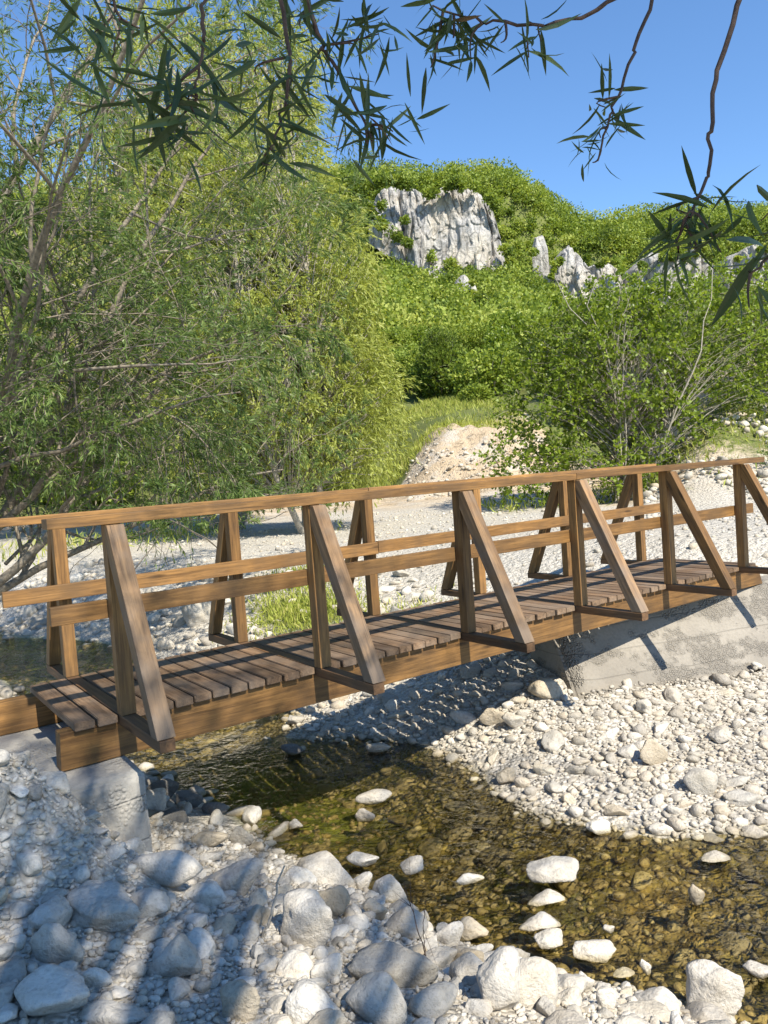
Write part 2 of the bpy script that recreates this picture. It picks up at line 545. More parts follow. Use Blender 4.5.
# where turf grows: hill, not on the bare bank or scree
bare = np.exp(-((fu - .135) / .09) ** 4 - ((fy - 33.5) / 7.5) ** 4) * 1.6 + smooth(fu, .30, .42) * (1 - smooth(fy, 34, 60)) * .62
turf = smooth(fy, 32, 38) - bare + .3 * gn
turf = np.where(fy < 36, .62 * smooth(fy, 17, 20) * smooth(fu, .2, .36) * smooth(gn, -.35, .4), turf)
tt, nn_ = tn(fx, fy)
turf = np.maximum(turf, np.exp(-((tt - 4.1) / .7) ** 2 - ((nn_ + 5.3) / 1.2) ** 2) * .9 * smooth(gn + .8, 0, 1))
turf = np.maximum(turf, smooth(-tt, 1.5, 5) * .7 * smooth(gn + .3, 0, .6))
dirt = np.clip(smooth(fy, 24, 31) * (1 - smooth(fy, 60, 80)) + smooth(fy, 17.5, 21) * smooth(fu, .2, .32) * .75, 0, 1)
gm = raw_mesh('ground', np.c_[fx, fy, GZ], GF, True, {'turf': ('POINT', np.clip(turf, 0, 1)), 'dirt': ('POINT', dirt), 'moss': ('POINT', np.maximum(np.exp(-((tt - 1.35) / .55) ** 2 - ((nn_ + 1.0) / .8) ** 2), .8 * np.exp(-((tt - 1.4) / 1.4) ** 4 - ((nn_ + 8.5) / 3.5) ** 4)))})

m = NT('ground_cover')
P = m.pos()
vc = m.vor(P, 34, 'F1', 'Color'); ve = m.vor(P, 34, 'F1', 'Distance')
vc2 = m.vor(P, 11, 'F1', 'Color'); ve2 = m.vor(P, 11, 'F1', 'Distance')
s1 = m.n('ShaderNodeSeparateColor'); m.l(vc, s1.inputs[0])
s2 = m.n('ShaderNodeSeparateColor'); m.l(vc2, s2.inputs[0])
big = m.noise(P, .6, 5, .6)
fine = m.noise(P, 90, 4, .7)
grav = m.ramp(s1.outputs[0], [(0, (.36, .33, .28)), (.5, (.52, .485, .42)), (1, (.64, .605, .54))])
grav = m.mix(.4, grav, m.ramp(s2.outputs[0], [(0, (.42, .39, .335)), (1, (.64, .60, .53))]))
grav = m.mix(m.ramp(ve, [(.35, (0, 0, 0)), (.7, (.5, .5, .5))]), grav, (.17, .155, .13))
grav = m.mix(m.ramp(big, [(.4, (0, 0, 0)), (.7, (.5, .5, .5))]), grav, (.42, .37, .29))
dirtc = m.mix(m.noise(P, 1.4, 5, .65), (.36, .265, .165), (.58, .475, .335))
dirtc = m.mix(m.ramp(m.noise(P, 2.2, 6, .75), [(.36, (.9, .9, .9)), (.47, (0, 0, 0))]), dirtc, (.15, .115, .075))
dirtc = m.mix(m.ramp(m.noise(P, .8, 5, .7), [(.5, (0, 0, 0)), (.6, (.7, .7, .7))]), dirtc, (.50, .46, .40))
grassc = m.mix(m.noise(P, .9, 5, .65), (.06, .095, .018), (.15, .18, .045))
grassc = m.mix(m.ramp(m.noise(P, 6, 4, .7), [(.4, (0, 0, 0)), (.7, (.6, .6, .6))]), grassc, (.22, .19, .10))
c = m.mix(m.attr('dirt'), grav, dirtc)
tf = m.ramp(m.math('ADD', m.attr('turf'), m.math('MULTIPLY', m.math('SUBTRACT', m.noise(P, 3.5, 4, .65), .5), .9)), [(.38, (0, 0, 0)), (.6, (1, 1, 1))])
c = m.mix(tf, c, grassc)
sz = m.n('ShaderNodeSeparateXYZ'); m.l(P, sz.inputs[0])
bed = m.ramp(s2.outputs[1], [(0, (.17, .12, .04)), (.5, (.30, .22, .075)), (1, (.42, .33, .14))])
bed = m.mix(m.ramp(m.noise(P, 1.2, 4, .6), [(.4, (0, 0, 0)), (.65, (.75, .75, .75))]), bed, (.085, .10, .025))
bed = m.mix(m.ramp(ve2, [(.25, (0, 0, 0)), (.6, (.7, .7, .7))]), bed, (.05, .04, .015))
bed = m.mix(m.math('MULTIPLY', m.attr('moss'), .9), bed, m.mix(m.noise(P, 8, 4, .6), (.10, .14, .02), (.28, .33, .06)))
wz = m.ramp(m.math('MULTIPLY_ADD', sz.outputs[2], 1.0, .5), [(.47, (1, 1, 1)), (.53, (0, 0, 0))])
c = m.mix(wz, c, bed)
h = m.math('ADD', m.math('MULTIPLY', ve2, -1.0), m.math('MULTIPLY', ve, -.45))
h = m.math('ADD', h, m.math('MULTIPLY', fine, .15))
M['ground'] = m.done(m.pbr(c, .92, m.bump(h, .8, .05), .15))
ground = link('ground', gm, M['ground'])
tag(ground, kind='structure')

# ------------------------------------------------------------------ water
wt = np.linspace(-1.2, 7.5, 90); wn = np.linspace(-15, 10.5, 220)
WTg, WNg = np.meshgrid(wt, wn)
wx, wy = w2(WTg.ravel(), WNg.ravel())
wh = height(wx, wy)
iw = np.arange(len(wt) * len(wn)).reshape(len(wn), len(wt))
WF = np.stack([iw[:-1, :-1], iw[:-1, 1:], iw[1:, 1:], iw[1:, :-1]], -1).reshape(-1, 4)
keep = (wh[WF].min(1) < .06)
wm = raw_mesh('stream_water', np.c_[wx, wy, np.zeros(len(wx))], WF[keep][:, ::-1], True)
m = NT('clear_stream_water')
P = m.pos()
rot = m.n('ShaderNodeMapping'); rot.inputs['Rotation'].default_value = (0, 0, -.6); m.l(P, rot.inputs['Vector'])
mpv = m.mapping(rot.outputs[0], (1.0, 1.0, 1.0))
r1 = m.noise(mpv, 7, 3, .55, .8)
r2 = m.noise(mpv, 22, 3, .55, .6)
zone = m.ramp(m.noise(P, .55, 2, .5), [(.4, (.25, .25, .25)), (.6, (1, 1, 1))])
hh = m.math('MULTIPLY', m.math('ADD', r1, m.math('MULTIPLY', r2, .35)), zone)
nrm = m.bump(hh, .8, .07)
fr = m.n('ShaderNodeFresnel'); fr.inputs['IOR'].default_value = 1.33; m.l(nrm, fr.inputs['Normal'])
tb = m.n('ShaderNodeBsdfTransparent')
m.l(m.mix(m.noise(P, .8, 2), (.80, .77, .60), (.90, .86, .70)), tb.inputs[0])
gl = m.n('ShaderNodeBsdfGlossy'); gl.inputs['Roughness'].default_value = .03; m.l(nrm, gl.inputs['Normal'])
mx = m.n('ShaderNodeMixShader'); m.l(fr.outputs[0], mx.inputs[0]); m.l(tb.outputs[0], mx.inputs[1]); m.l(gl.outputs[0], mx.inputs[2])
M['water'] = m.done(mx.outputs[0])
tag(link('stream_water', wm, M['water']), kind='structure')

# ------------------------------------------------------------------ footbridge
bridge = empty('footbridge', (BO[0], BO[1], DECK), math.atan2(AX[1], AX[0]))
tag(bridge, 'brown timber footbridge with braced railings spanning the stony stream', 'footbridge')


def prism(name, prof, t0, t1, mat, axis, parent=bridge, bev=.004, jit=0.0):
    """closed profile in the bridge's (y,z) plane run from t0 to t1; the mesh's own X follows AXIS (grain)."""
    prof = [Vector((0, y, z)) for y, z in prof]
    V = [Vector((t0, p.y, p.z)) for p in prof] + [Vector((t1, p.y, p.z)) for p in prof]
    return solid(name, V, len(prof), mat, axis, parent, bev, jit)


def solid(name, V, k, mat, axis, parent, bev=.004, jit=0.0):
    ax = Vector(axis).normalized()
    up = Vector((0, 0, 1)) if abs(ax.z) < .9 else Vector((1, 0, 0))
    ay = up.cross(ax).normalized(); az = ax.cross(ay)
    R = Matrix((ax, ay, az)).transposed()
    c = sum(V, Vector()) / len(V)
    Ri = R.inverted()
    bm = bmesh.new()
    vs = [bm.verts.new(Ri @ (v - c)) for v in V]
    bm.faces.new(vs[:k][::-1]); bm.faces.new(vs[k:])
    for i in range(k):
        j = (i + 1) % k
        bm.faces.new((vs[i], vs[j], vs[k + j], vs[k + i]))
    bmesh.ops.recalc_face_normals(bm, faces=bm.faces)
    if bev:
        bmesh.ops.bevel(bm, geom=bm.edges[:], offset=bev, segments=2, affect='EDGES', profile=.6)
    me = bpy.data.meshes.new(name)
    bm.to_mesh(me); bm.free()
    o = link(name, me, mat, parent)
    o.matrix_local = Matrix.Translation(c) @ R.to_4x4() @ Matrix.Rotation(random.uniform(-jit, jit), 4, 'X')
    return o


def bar(name, p0, p1, wy, wz, mat, jit=.004, bev=.004, parent=bridge):
    """a straight timber in bridge coordinates along t"""
    (a, y, z), (b, _, _) = p0, p1
    prof = [(y - wy / 2, z - wz / 2), (y + wy / 2, z - wz / 2), (y + wy / 2, z + wz / 2), (y - wy / 2, z + wz / 2)]
    return prism(name, prof, a, b, mat, (1, 0, 0), parent, bev, jit)


SP, PW = 1.262, .082
W = 1.14
# beams with slanted ends
for y0, y1, e0 in ((.025, .135, -.30), (W - .135, W - .025, -.95)):
    lo, hi = -.25, -.047
    V = [Vector(p) for p in ((e0 - .01, y0, lo), (6.83, y0, lo), (6.75, y0, hi), (e0, y0, hi), (e0 - .01, y1, lo), (6.83, y1, lo), (6.75, y1, hi), (e0, y1, hi))]
    solid('beam', V, 4, M['wood'], (1, 0, 0), bridge, .005)
# deck boards, one mesh
bmv, bmf, tones = [], [], []


def add_board(t0, t1, y0, y1, z0, z1, skew):
    bm = bmesh.new()
    r = [Vector((t0, y0, z0)), Vector((t1, y0 + skew, z0)), Vector((t1, y1, z0)), Vector((t0, y1, z0))]
    vs = [bm.verts.new(p) for p in r] + [bm.verts.new(p + Vector((0, 0, z1 - z0 + random.uniform(-.003, .003)))) for p in r]
    for f in ((0, 3, 2, 1), (4, 5, 6, 7), (0, 1, 5, 4), (1, 2, 6, 5), (2, 3, 7, 6), (3, 0, 4, 7)):
        bm.faces.new([vs[i] for i in f])
    bmesh.ops.bevel(bm, geom=bm.edges[:], offset=.004, segments=2, affect='EDGES')
    bm.verts.index_update()
    o = len(bmv)
    bmv.extend([tuple(v.co) for v in bm.verts])
    tv = random.random()
    for f in bm.faces:
        bmf.append([o + v.index for v in f.verts]); tones.append(tv)
    bm.free()


PITCHB = (SP - PW) / 10
edges = []
for i in range(-1, 6):
    b0 = i * SP + PW
    ks = range(10)
    if i == -1: ks = range(8, 10)
    if i == 5: ks = range(0, 2)
    for k in ks:
        bay = b0 + k * PITCHB
        edges.append((bay, i))
for bay, i in edges:
    dy = random.uniform(-.012, .008)
    add_board(bay + .006, bay + PITCHB - .006, -.012 + dy, W + .012 + random.uniform(-.01, .01), -.046, 0, random.uniform(-.004, .004))
me = bpy.data.meshes.new('deck')
me.from_pydata(bmv, [], bmf)
a = me.attributes.new('tone', 'FLOAT', 'FACE'); a.data.foreach_set('value', np.array(tones, dtype=np.float32))
link('deck', me, M['deck'], bridge)
RB, RT = 1.048, 1.103
brace_shift = [0.0, .01, 0, .012, .004, .0]
for i in range(6):
    t0 = i * SP; t1 = t0 + PW
    # cross bearer carrying posts and braces
    prism('cross_bearer', [(-.665, -.062), (W + .60, -.062), (W + .60, -.002), (-.665, -.002)], t0 + .002, t1 - .002, M['wood_dark'], (0, 1, 0), bridge)
    prism('post', [(-PW, 0), (-.001, 0), (-.001, RB), (-PW, RB)], t0, t1, M['wood'], (0, 0, 1), bridge)
    prism('post', [(W + .001, 0), (W + PW, 0), (W + PW, RB), (W + .001, RB)], t0, t1, M['wood'], (0, 0, 1), bridge)
    s = brace_shift[i]
    wood = M['wood'] if i in (4, 5) else M['wood_grey']  # first four camera-side braces take the greyer, duller wood tone
    prism('brace', [(-PW - .002, RB - .004), (-PW - .05, RB - .004), (-.66, .002), (-.565, .002), (-PW - .002, .92)], t0 - .006 + s, t1 + .006 + s, wood, (0, -.58, -1.05), bridge, .005)
    prism('brace', [(W + PW + .002, RB - .004), (W + PW + .002, .92), (W + .50, .002), (W + .595, .002), (W + PW + .05, RB - .004)], t0, t1, M['wood'], (0, .5, -1.05), bridge, .005)
# rails, in two lengths each, meeting on a post
for a0, b0, y, z, wy, wz, nm in (
        (-.295, 3.79, -.045, (RB + RT) / 2, .125, RT - RB, 'handrail'), (3.795, 6.75, -.045, (RB + RT) / 2 + .002, .122, RT - RB, 'handrail'),
        (-1.4, 2.56, W + .045, (RB + RT) / 2, .125, RT - RB, 'handrail'), (2.565, 6.65, W + .045, (RB + RT) / 2 + .002, .125, RT - RB, 'handrail'),
        (-.295, 3.83, .024, .582, .042, .102, 'mid_rail'), (3.835, 6.68, .024, .576, .042, .102, 'mid_rail'),
        (-.345, 2.60, W - .024, .582, .042, .102, 'mid_rail'), (2.605, 6.70, W - .024, .588, .042, .102, 'mid_rail')):
    bar(nm, (a0, y, z), (b0, y, z), wy, wz, M['wood'], .006)


# ------------------------------------------------------------------ concrete footing and wing wall
def noisy_block(name, corners_bottom, corners_top, mat, amp=.012, cuts=14, bev=.03, seed=1):
    bm = bmesh.new()
    vb = [bm.verts.new(p) for p in corners_bottom]; vt = [bm.verts.new(p) for p in corners_top]
    k = len(vb)
    bm.faces.new(vb[::-1]); bm.faces.new(vt)
    for i in range(k):
        bm.faces.new((vb[i], vb[(i + 1) % k], vt[(i + 1) % k], vt[i]))
    bmesh.ops.recalc_face_normals(bm, faces=bm.faces)
    bmesh.ops.bevel(bm, geom=bm.edges[:], offset=bev, segments=3, affect='EDGES')
    bmesh.ops.subdivide_edges(bm, edges=[e for e in bm.edges if e.calc_length() > .2], cuts=cuts, use_grid_fill=True)
    bmesh.ops.triangulate(bm, faces=bm.faces)
    bm.normal_update()
    pts = np.array([v.co[:] for v in bm.verts])
    nz = fbm3(pts, seed, 4, 3.0) * amp + fbm3(pts, seed + 5, 3, 19.0) * amp * .4
    for v, d in zip(bm.verts, nz):
        v.co += v.normal * float(d)
    for f in bm.faces: f.smooth = True
    me = bpy.data.meshes.new(name)
    bm.to_mesh(me); bm.free()
    return link(name, me, mat)


def wp(t, n, z):
    x, y = w2(t, n)
    return (x, y, z)


foot = noisy_block('concrete_footing', [wp(-1.5, .3, .15), wp(.045, .3, .15), wp(.045, -1.45, .15), wp(-1.5, -1.45, .15)],
                   [wp(-1.5, .29, DECK - .256), wp(.04, .29, DECK - .256), wp(.04, -1.45, DECK - .256), wp(-1.5, -1.45, DECK - .256)], M['concrete'], .009, 18, .014, 3)
tag(foot, 'pale grey concrete footing block under the near end of the footbridge', 'concrete footing')


def wpt(l, d, z):
    p = WA + WT * l + WM * d
    return wp(p[0], p[1], z)


wall = noisy_block('concrete_abutment', [wpt(-1.78, (WTOP + .35) * .7, -.35), wpt(-1.78, -.35, -.35), wpt(3.6, -.35, -.35), wpt(3.6, (WTOP + .35) * .7, -.35)],
                   [wpt(-1.70, 0, WTOP - .012), wpt(-1.70, -.32, WTOP - .012), wpt(3.6, -.32, WTOP + .03), wpt(3.6, 0, WTOP + .03)], M['concrete_wall'], .014, 26, .03, 8)
tag(wall, 'sloping crumbly grey concrete abutment under the far end of the footbridge', 'abutment')

# ------------------------------------------------------------------ stones
def ico(sub):
    bm = bmesh.new()
    bmesh.ops.create_icosphere(bm, subdivisions=sub, radius=1)
    V = np.array([v.co[:] for v in bm.verts]); F = np.array([[v.index for v in f.verts] for f in bm.faces])
    bm.free()
    return V / np.linalg.norm(V, axis=1)[:, None], F


ICO = {k: ico(k) for k in (1, 2, 3, 4)}


def rock_shape(D, seed, kind):
    r = np.random.default_rng(1000 + seed)
    nP = {'round': 10, 'angular': 17, 'flat': 13}[kind]
    kk = {'round': 9, 'angular': 36, 'flat': 22}[kind]
    pn = r.normal(size=(nP, 3)); pn /= np.linalg.norm(pn, axis=1)[:, None]
    pd = r.uniform(.58, .95, nP)
    dots = D @ pn.T
    rr = np.where(dots > .12, pd[None] / np.maximum(dots, .12), 9.0)
    rr = np.minimum(rr, 2.2)
    rad = -np.log(np.exp(-kk * rr).sum(1) + np.exp(-kk * 1.25)) / kk
    amp = {'round': .06, 'angular': .085, 'flat': .07}[kind]
    rad = rad * (1 + amp * fbm3(D, seed + 50, 3, 2.4) - amp * .8 * np.abs(fbm3(D, seed + 70, 2, 3.3)) + amp * .35 * fbm3(D, seed + 90, 3, 8.0) + amp * .16 * fbm3(D, seed + 95, 2, 22.0))
    sc = {'round': (1, r.uniform(.75, .95), r.uniform(.6, .8)), 'angular': (1, r.uniform(.65, .95), r.uniform(.5, .8)), 'flat': (1, r.uniform(.65, .9), r.uniform(.32, .45))}[kind]
    V = D * rad[:, None] * np.array(sc)
    V /= np.abs(V[:, :2]).max()
    return V


KINDS = ['round'] * 6 + ['angular'] * 8 + ['flat'] * 4
SHAPES = {}


def rock_verts(i, sub):
    if (i, sub) not in SHAPES:
        SHAPES[(i, sub)] = rock_shape(ICO[sub][0], i, KINDS[i])
    return SHAPES[(i, sub)]


stones = []            # dicts: pos, radius, scale, rotation, kind index, tone class, label
GRID = {}
CELL = .25


def free(x, y, r, f):
    cx, cy = int(math.floor(x / CELL)), int(math.floor(y / CELL))
    R = int((r + .5) / CELL) + 1
    for i in range(cx - R, cx + R + 1):
        for j in range(cy - R, cy + R + 1):
            for (a, b, q) in GRID.get((i, j), ()):
                d = (r + q) * f
                if (a - x) ** 2 + (b - y) ** 2 < d * d:
                    return False
    return True


def put(x, y, r, f):
    GRID.setdefault((int(math.floor(x / CELL)), int(math.floor(y / CELL))), []).append((x, y, r))


def euler_m(a, b, c):
    return np.array(Matrix.Rotation(c, 3, 'Z') @ Matrix.Rotation(b, 3, 'Y') @ Matrix.Rotation(a, 3, 'X'))


def add_stone(x, y, r, kind, tone, sx=1, sy=1, sz=1, rot=None, z=None, sink=.3, label=None, tilt=.25, hand=False):
    ki = kind if isinstance(kind, int) else random.choice([i for i, k in enumerate(KINDS) if k == kind])
    g = h1(x, y) if z is None else z
    zr = np.abs(rock_verts(ki, 2)[:, 2]).max() * sz
    rz = random.uniform(0, 6.28) if rot is None else rot
    m3 = euler_m(random.uniform(-tilt, tilt), random.uniform(-tilt, tilt), rz)
    stones.append(dict(p=(x, y, g + r * zr * (1 - 2 * sink)), r=r, s=(sx, sy, sz), m=m3, k=ki, tone=tone, label=label, hand=hand))
    put(x, y, r * max(min(sx, sy), .6), 1)


# stones one can pick out in the photograph: pixel centre, width, height in pixels, kind, tone, label
HAND = [
    (165, 870, 78, 48, 'round', 'stone', 'large smooth pale boulder resting in front of the concrete footing corner'),
    (175, 955, 54, 66, 'flat', 'stone_grey', 'broad flat grey slab lying on rubble well below the footing boulder'),
    (105, 912, 84, 50, 'angular', 'stone_grey', 'wedge shaped grey rock lying in shade on the near bank'),
    (55, 948, 62, 52, 'angular', 'stone_grey', 'bulky grey rock half sunk in rubble at the shaded bank edge'),
    (60, 995, 88, 60, 'angular', 'stone', 'big rough pale rock with dappled light at the very front of the bank'),
    (232, 880, 66, 44, 'round', 'stone', 'smooth rounded pale rock beside the dry upright twig'),
    (208, 893, 50, 36, 'flat', 'stone', 'low pale slab between the footing boulder and the upright twig'),
    (320, 868, 70, 42, 'round', 'stone', 'wide domed pale boulder at the water edge behind the upright twig'),
    (365, 857, 36, 22, 'angular', 'stone', 'chalk white stone at the water edge above two white cobbles'),
    (362, 883, 24, 20, 'round', 'stone', 'small egg shaped white cobble below a chalk white stone at the water edge'),
    (388, 888, 40, 34, 'round', 'stone', 'rounded white rock at the water edge behind the cream block'),
    (377, 911, 28, 28, 'angular', 'stone_tan', 'cream coloured square block among grey rocks at the water edge'),
    (310, 925, 60, 62, 'angular', 'stone', 'large pitted pale boulder with patchy shade in the middle of the bank'),
    (325, 905, 50, 38, 'angular', 'stone_tan', 'yellowish sunlit rock with a flat face below the upright twig'),
    (405, 925, 46, 36, 'round', 'stone', 'pale rounded rock with thin bare twigs growing up beside it'),
    (395, 967, 90, 58, 'angular', 'stone_grey', 'long rough grey boulder with a pitted sloping face on the bank'),
    (470, 972, 56, 42, 'round', 'stone_grey', 'smooth grey rounded boulder at the water edge beside the long rough boulder'),
    (375, 1002, 66, 58, 'round', 'stone_grey', 'smooth round topped grey boulder at the front middle of the bank'),
    (312, 1008, 62, 44, 'angular', 'stone', 'cracked yellowish white rock at the front of the bank'),
    (243, 1008, 44, 44, 'angular', 'stone_tan', 'tan block at the front of the bank left of the cracked rock'),
    (450, 938, 32, 30, 'round', 'stone', 'round white cobble at the shore between two larger rocks'),
    (472, 928, 36, 24, 'angular', 'stone_tan', 'pale tan angular stone at the shore edge of the shallow water'),
    (500, 992, 48, 62, 'angular', 'stone', 'tall tan streaked white rock standing at the shore'),
    (535, 985, 56, 58, 'round', 'stone', 'large smooth white rock leaning at the shore beside the streaked rock'),
    (587, 985, 18, 24, 'angular', 'stone', 'small pointed white stone at the shore in front of the water'),
    (606, 998, 22, 40, 'angular', 'stone', 'narrow upright white stone wedged at the shore'),
    (655, 1008, 66, 34, 'flat', 'stone', 'long low white slab at the shore in front of the stream'),
    (718, 992, 54, 60, 'angular', 'stone', 'tall pointed white boulder standing in the shallow water'),
    (762, 968, 34, 24, 'angular', 'stone', 'white rock in the water right behind the pointed boulder'),
    (550, 869, 58, 34, 'angular', 'stone', 'biggest white craggy rock standing out of the stream'),
    (547, 896, 38, 20, 'flat', 'stone', 'flat white rock in the stream just below the craggy rock'),
    (541, 920, 42, 24, 'flat', 'stone', 'second flat white rock of the row in the stream'),
    (549, 939, 32, 22, 'angular', 'stone', 'triangular white stone of the row in the stream'),
    (593, 946, 46, 24, 'angular', 'stone', 'lumpy white stone lying alone in the stream right of the row'),
    (468, 876, 34, 18, 'angular', 'stone', 'small jagged white stone standing in the water off the shore'),
    (412, 866, 26, 18, 'angular', 'stone', 'white stone in shallow water near the chalk white stone'),
    (718, 855, 34, 14, 'flat', 'stone', 'thin flat white stone breaking the water far across the stream'),
    (698, 895, 18, 26, 'angular', 'stone_tan', 'small upright tan and white stone in the middle of the golden water'),
    (647, 966, 12, 20, 'angular', 'stone', 'thin curved white stone poking out of the golden water'),
    (625, 972, 24, 9, 'flat', 'stone', 'thin white stone barely above the water near the shore slab'),
    (610, 928, 14, 12, 'angular', 'stone', 'tiny white stone in the stream above the lumpy stone'),
    (662, 830, 24, 16, 'angular', 'stone', 'angular pale stone in the water at the foot of the gravel bank'),
    (374, 796, 36, 20, 'round', 'stone', 'pale round stone in the shaded stream in front of the bridge shadow'),
    (364, 814, 22, 17, 'angular', 'stone', 'sunlit white stone in the stream just below a pale round stone'),
    (296, 824, 15, 10, 'angular', 'stone', 'small bright stone alone in the mossy shallow water'),
    (380, 746, 27, 14, 'round', 'stone_grey', 'grey rounded stone in the water below the bridge gravel'),
    (292, 749, 24, 14, 'round', 'stone_dark', 'dark stone in the shaded water under the bridge'),
    (505, 778, 22, 18, 'angular', 'stone_tan', 'mossy tan stone at the gravel bank edge under the bridge end'),
    (545, 690, 42, 26, 'round', 'stone_tan', 'large tan rounded boulder on the gravel heap below the abutment'),
    (493, 718, 34, 22, 'angular', 'stone_tan', 'blocky tan stone at the sunlit rim of the gravel heap'),
    (515, 722, 24, 20, 'angular', 'stone', 'blocky pale stone at the rim of the gravel heap'),
    (652, 755, 36, 30, 'angular', 'stone_tan', 'broad tan stone embedded in the middle of the gravel bank'),
    (702, 783, 34, 30, 'round', 'stone_grey', 'big grey rounded stone low on the gravel bank'),
    (615, 810, 30, 16, 'flat', 'stone_tan', 'flat tan stone at the lower edge of the gravel bank'),
    (568, 799, 18, 14, 'round', 'stone_tan', 'yellowish round stone at the water side of the gravel bank'),
    (470, 672, 26, 14, 'angular', 'stone_grey', 'flat grey block in the bridge shade on the gravel'),
    (196, 617, 36, 28, 'angular', 'stone_grey', 'large grey angular rock beyond the bridge beside the pool'),
    (722, 738, 24, 18, 'angular', 'stone', 'pale angular stone on the gravel bank under the abutment'),
    (745, 800, 36, 18, 'angular', 'stone_grey', 'grey slab at the waterside end of the gravel bank'),
    (165, 790, 34, 26, 'round', 'stone_dark', 'dark damp rock in shade right behind the concrete footing'),
    (190, 800, 30, 20, 'angular', 'stone_dark', 'dark damp stone behind the footing at the water'),
    (240, 838, 26, 24, 'angular', 'stone_grey', 'grey upright stone on the bank above the pebbly water edge'),
    (205, 838, 44, 24, 'angular', 'stone_tan', 'pale tan rock in sun just behind the footing boulder'),
]
for px, py, pw, ph, kind, tone, label in HAND:
    base = ground_at(px, py + ph * .32)
    if base[2] < 0: base = np.array([0, 0, EYE]) + ray(px, py + ph * .40) * (EYE / -ray(px, py + ph * .40)[2])
    dist = (base - np.array([0, 0, EYE])) @ CF
    wid = pw / FPX * dist
    hgt = ph / FPX * dist
    r = wid / 2 * 1.05
    ki = random.choice([i for i, k in enumerate(KINDS) if k == kind])
    v = rock_verts(ki, 2)
    nat = (v[:, 2].max() - v[:, 2].min()) * r
    # seen height = vertical part plus depth part, depth about .8 of the width
    depr = math.asin(min(.95, max(.05, (EYE - base[2]) / np.linalg.norm(base - np.array([0, 0, EYE])))))
    need = max(.25 * r, (hgt - .62 * wid * math.sin(depr)) / math.cos(depr))
    sz = float(np.clip(need * 1.25 / nat, .5, 2.2))
    add_stone(base[0], base[1] + .12 * r, r, ki, tone, 1, random.uniform(.7, .85), sz, random.uniform(-.35, .35), sink=.2, label=label, tilt=.12, hand=True,
              z=max(base[2], -.04) if base[2] < .05 else None)


def in_view(x, y, z, mx=190, my=120):
    u, v, d = project(np.array([[x, y, z]]))
    return d[0] > .5 and -mx < u[0] < 768 + mx and -my < v[0] < 1024 + my


def covered(t, n):
    l, d = wall_coords(t, n)
    if -1.78 < l < 3.6 and -.35 < d < .5: return True
    return -1.5 < t < .05 and -1.45 < n < .30


def scatter(count, tr, nr, rr, tones, kinds, f=.78, accept=None, sink=.3, alpha=2.2, zmin=-9, zmax=9):
    c = np.random.default_rng(len(stones) + 5)
    T = c.uniform(*tr, count); N = c.uniform(*nr, count)
    U = c.random(count)
    R = rr[0] * (1 - U * (1 - (rr[0] / rr[1]) ** alpha)) ** (-1 / alpha)
    order = np.argsort(-R)
    X, Y = w2(T, N)
    H = height(X, Y)
    for i in order:
        x, y, z, r = X[i], Y[i], H[i], R[i]
        if not (zmin < z < zmax) or covered(T[i], N[i]) or not in_view(x, y, z): continue
        if accept is not None and not accept(T[i], N[i], z): continue
        if not free(x, y, r, f): continue
        tone = random.choices(*tones)[0]
        add_stone(float(x), float(y), float(r), random.choices(*kinds)[0], tone, 1, random.uniform(.75, 1), random.uniform(.8, 1.15), z=float(z), sink=sink + .06)


KB = (['round', 'angular', 'flat'], [2, 6, 3])
KR = (['round', 'angular', 'flat'], [4, 5, 3])
TB = (['stone', 'stone_grey', 'stone_tan'], [7, 3, 1.0])
TG = (['stone', 'stone_grey', 'stone_tan'], [2.6, 4.5, 3])


def silt(t, n, z):
    x, y = w2(t, n)
    return float(fbm2(np.array([x * 1.7]), np.array([y * 1.7]), 55, 3)[0]) < .12 + .35 * random.random()


# near bank
scatter(1300, (-2.2, 2.2), (-.2, 3.6), (.045, .13), TB, KB, .72, zmin=.0, alpha=2.6)
scatter(12000, (-2.2, 2.0), (-.6, 3.6), (.018, .05), TB, KB, .64, zmin=-.01, alpha=2.6, accept=silt)
scatter(42000, (-2.0, 1.9), (-.5, 3.4), (.008, .021), TB, KB, .62, zmin=-.01, sink=.15)
# gravel bank across the water
scatter(650, (2.2, 7.5), (-2.6, 3.2), (.055, .14), TG, KR, .8, zmin=-.02, zmax=.6)
scatter(12000, (2.2, 7.8), (-2.8, 3.4), (.024, .065), TG, KB, .66, zmin=-.03, zmax=.75, accept=silt)
scatter(26000, (2.2, 7.8), (-2.8, 3.4), (.010, .026), TG, KB, .66, zmin=-.03, zmax=.75, sink=.2, accept=silt)
# bank behind the footing
scatter(900, (-.6, 1.3), (-6.5, -.6), (.05, .15), (['stone_dark', 'stone_grey', 'stone'], [4, 3, 2]), KB, .8, zmin=-.03)
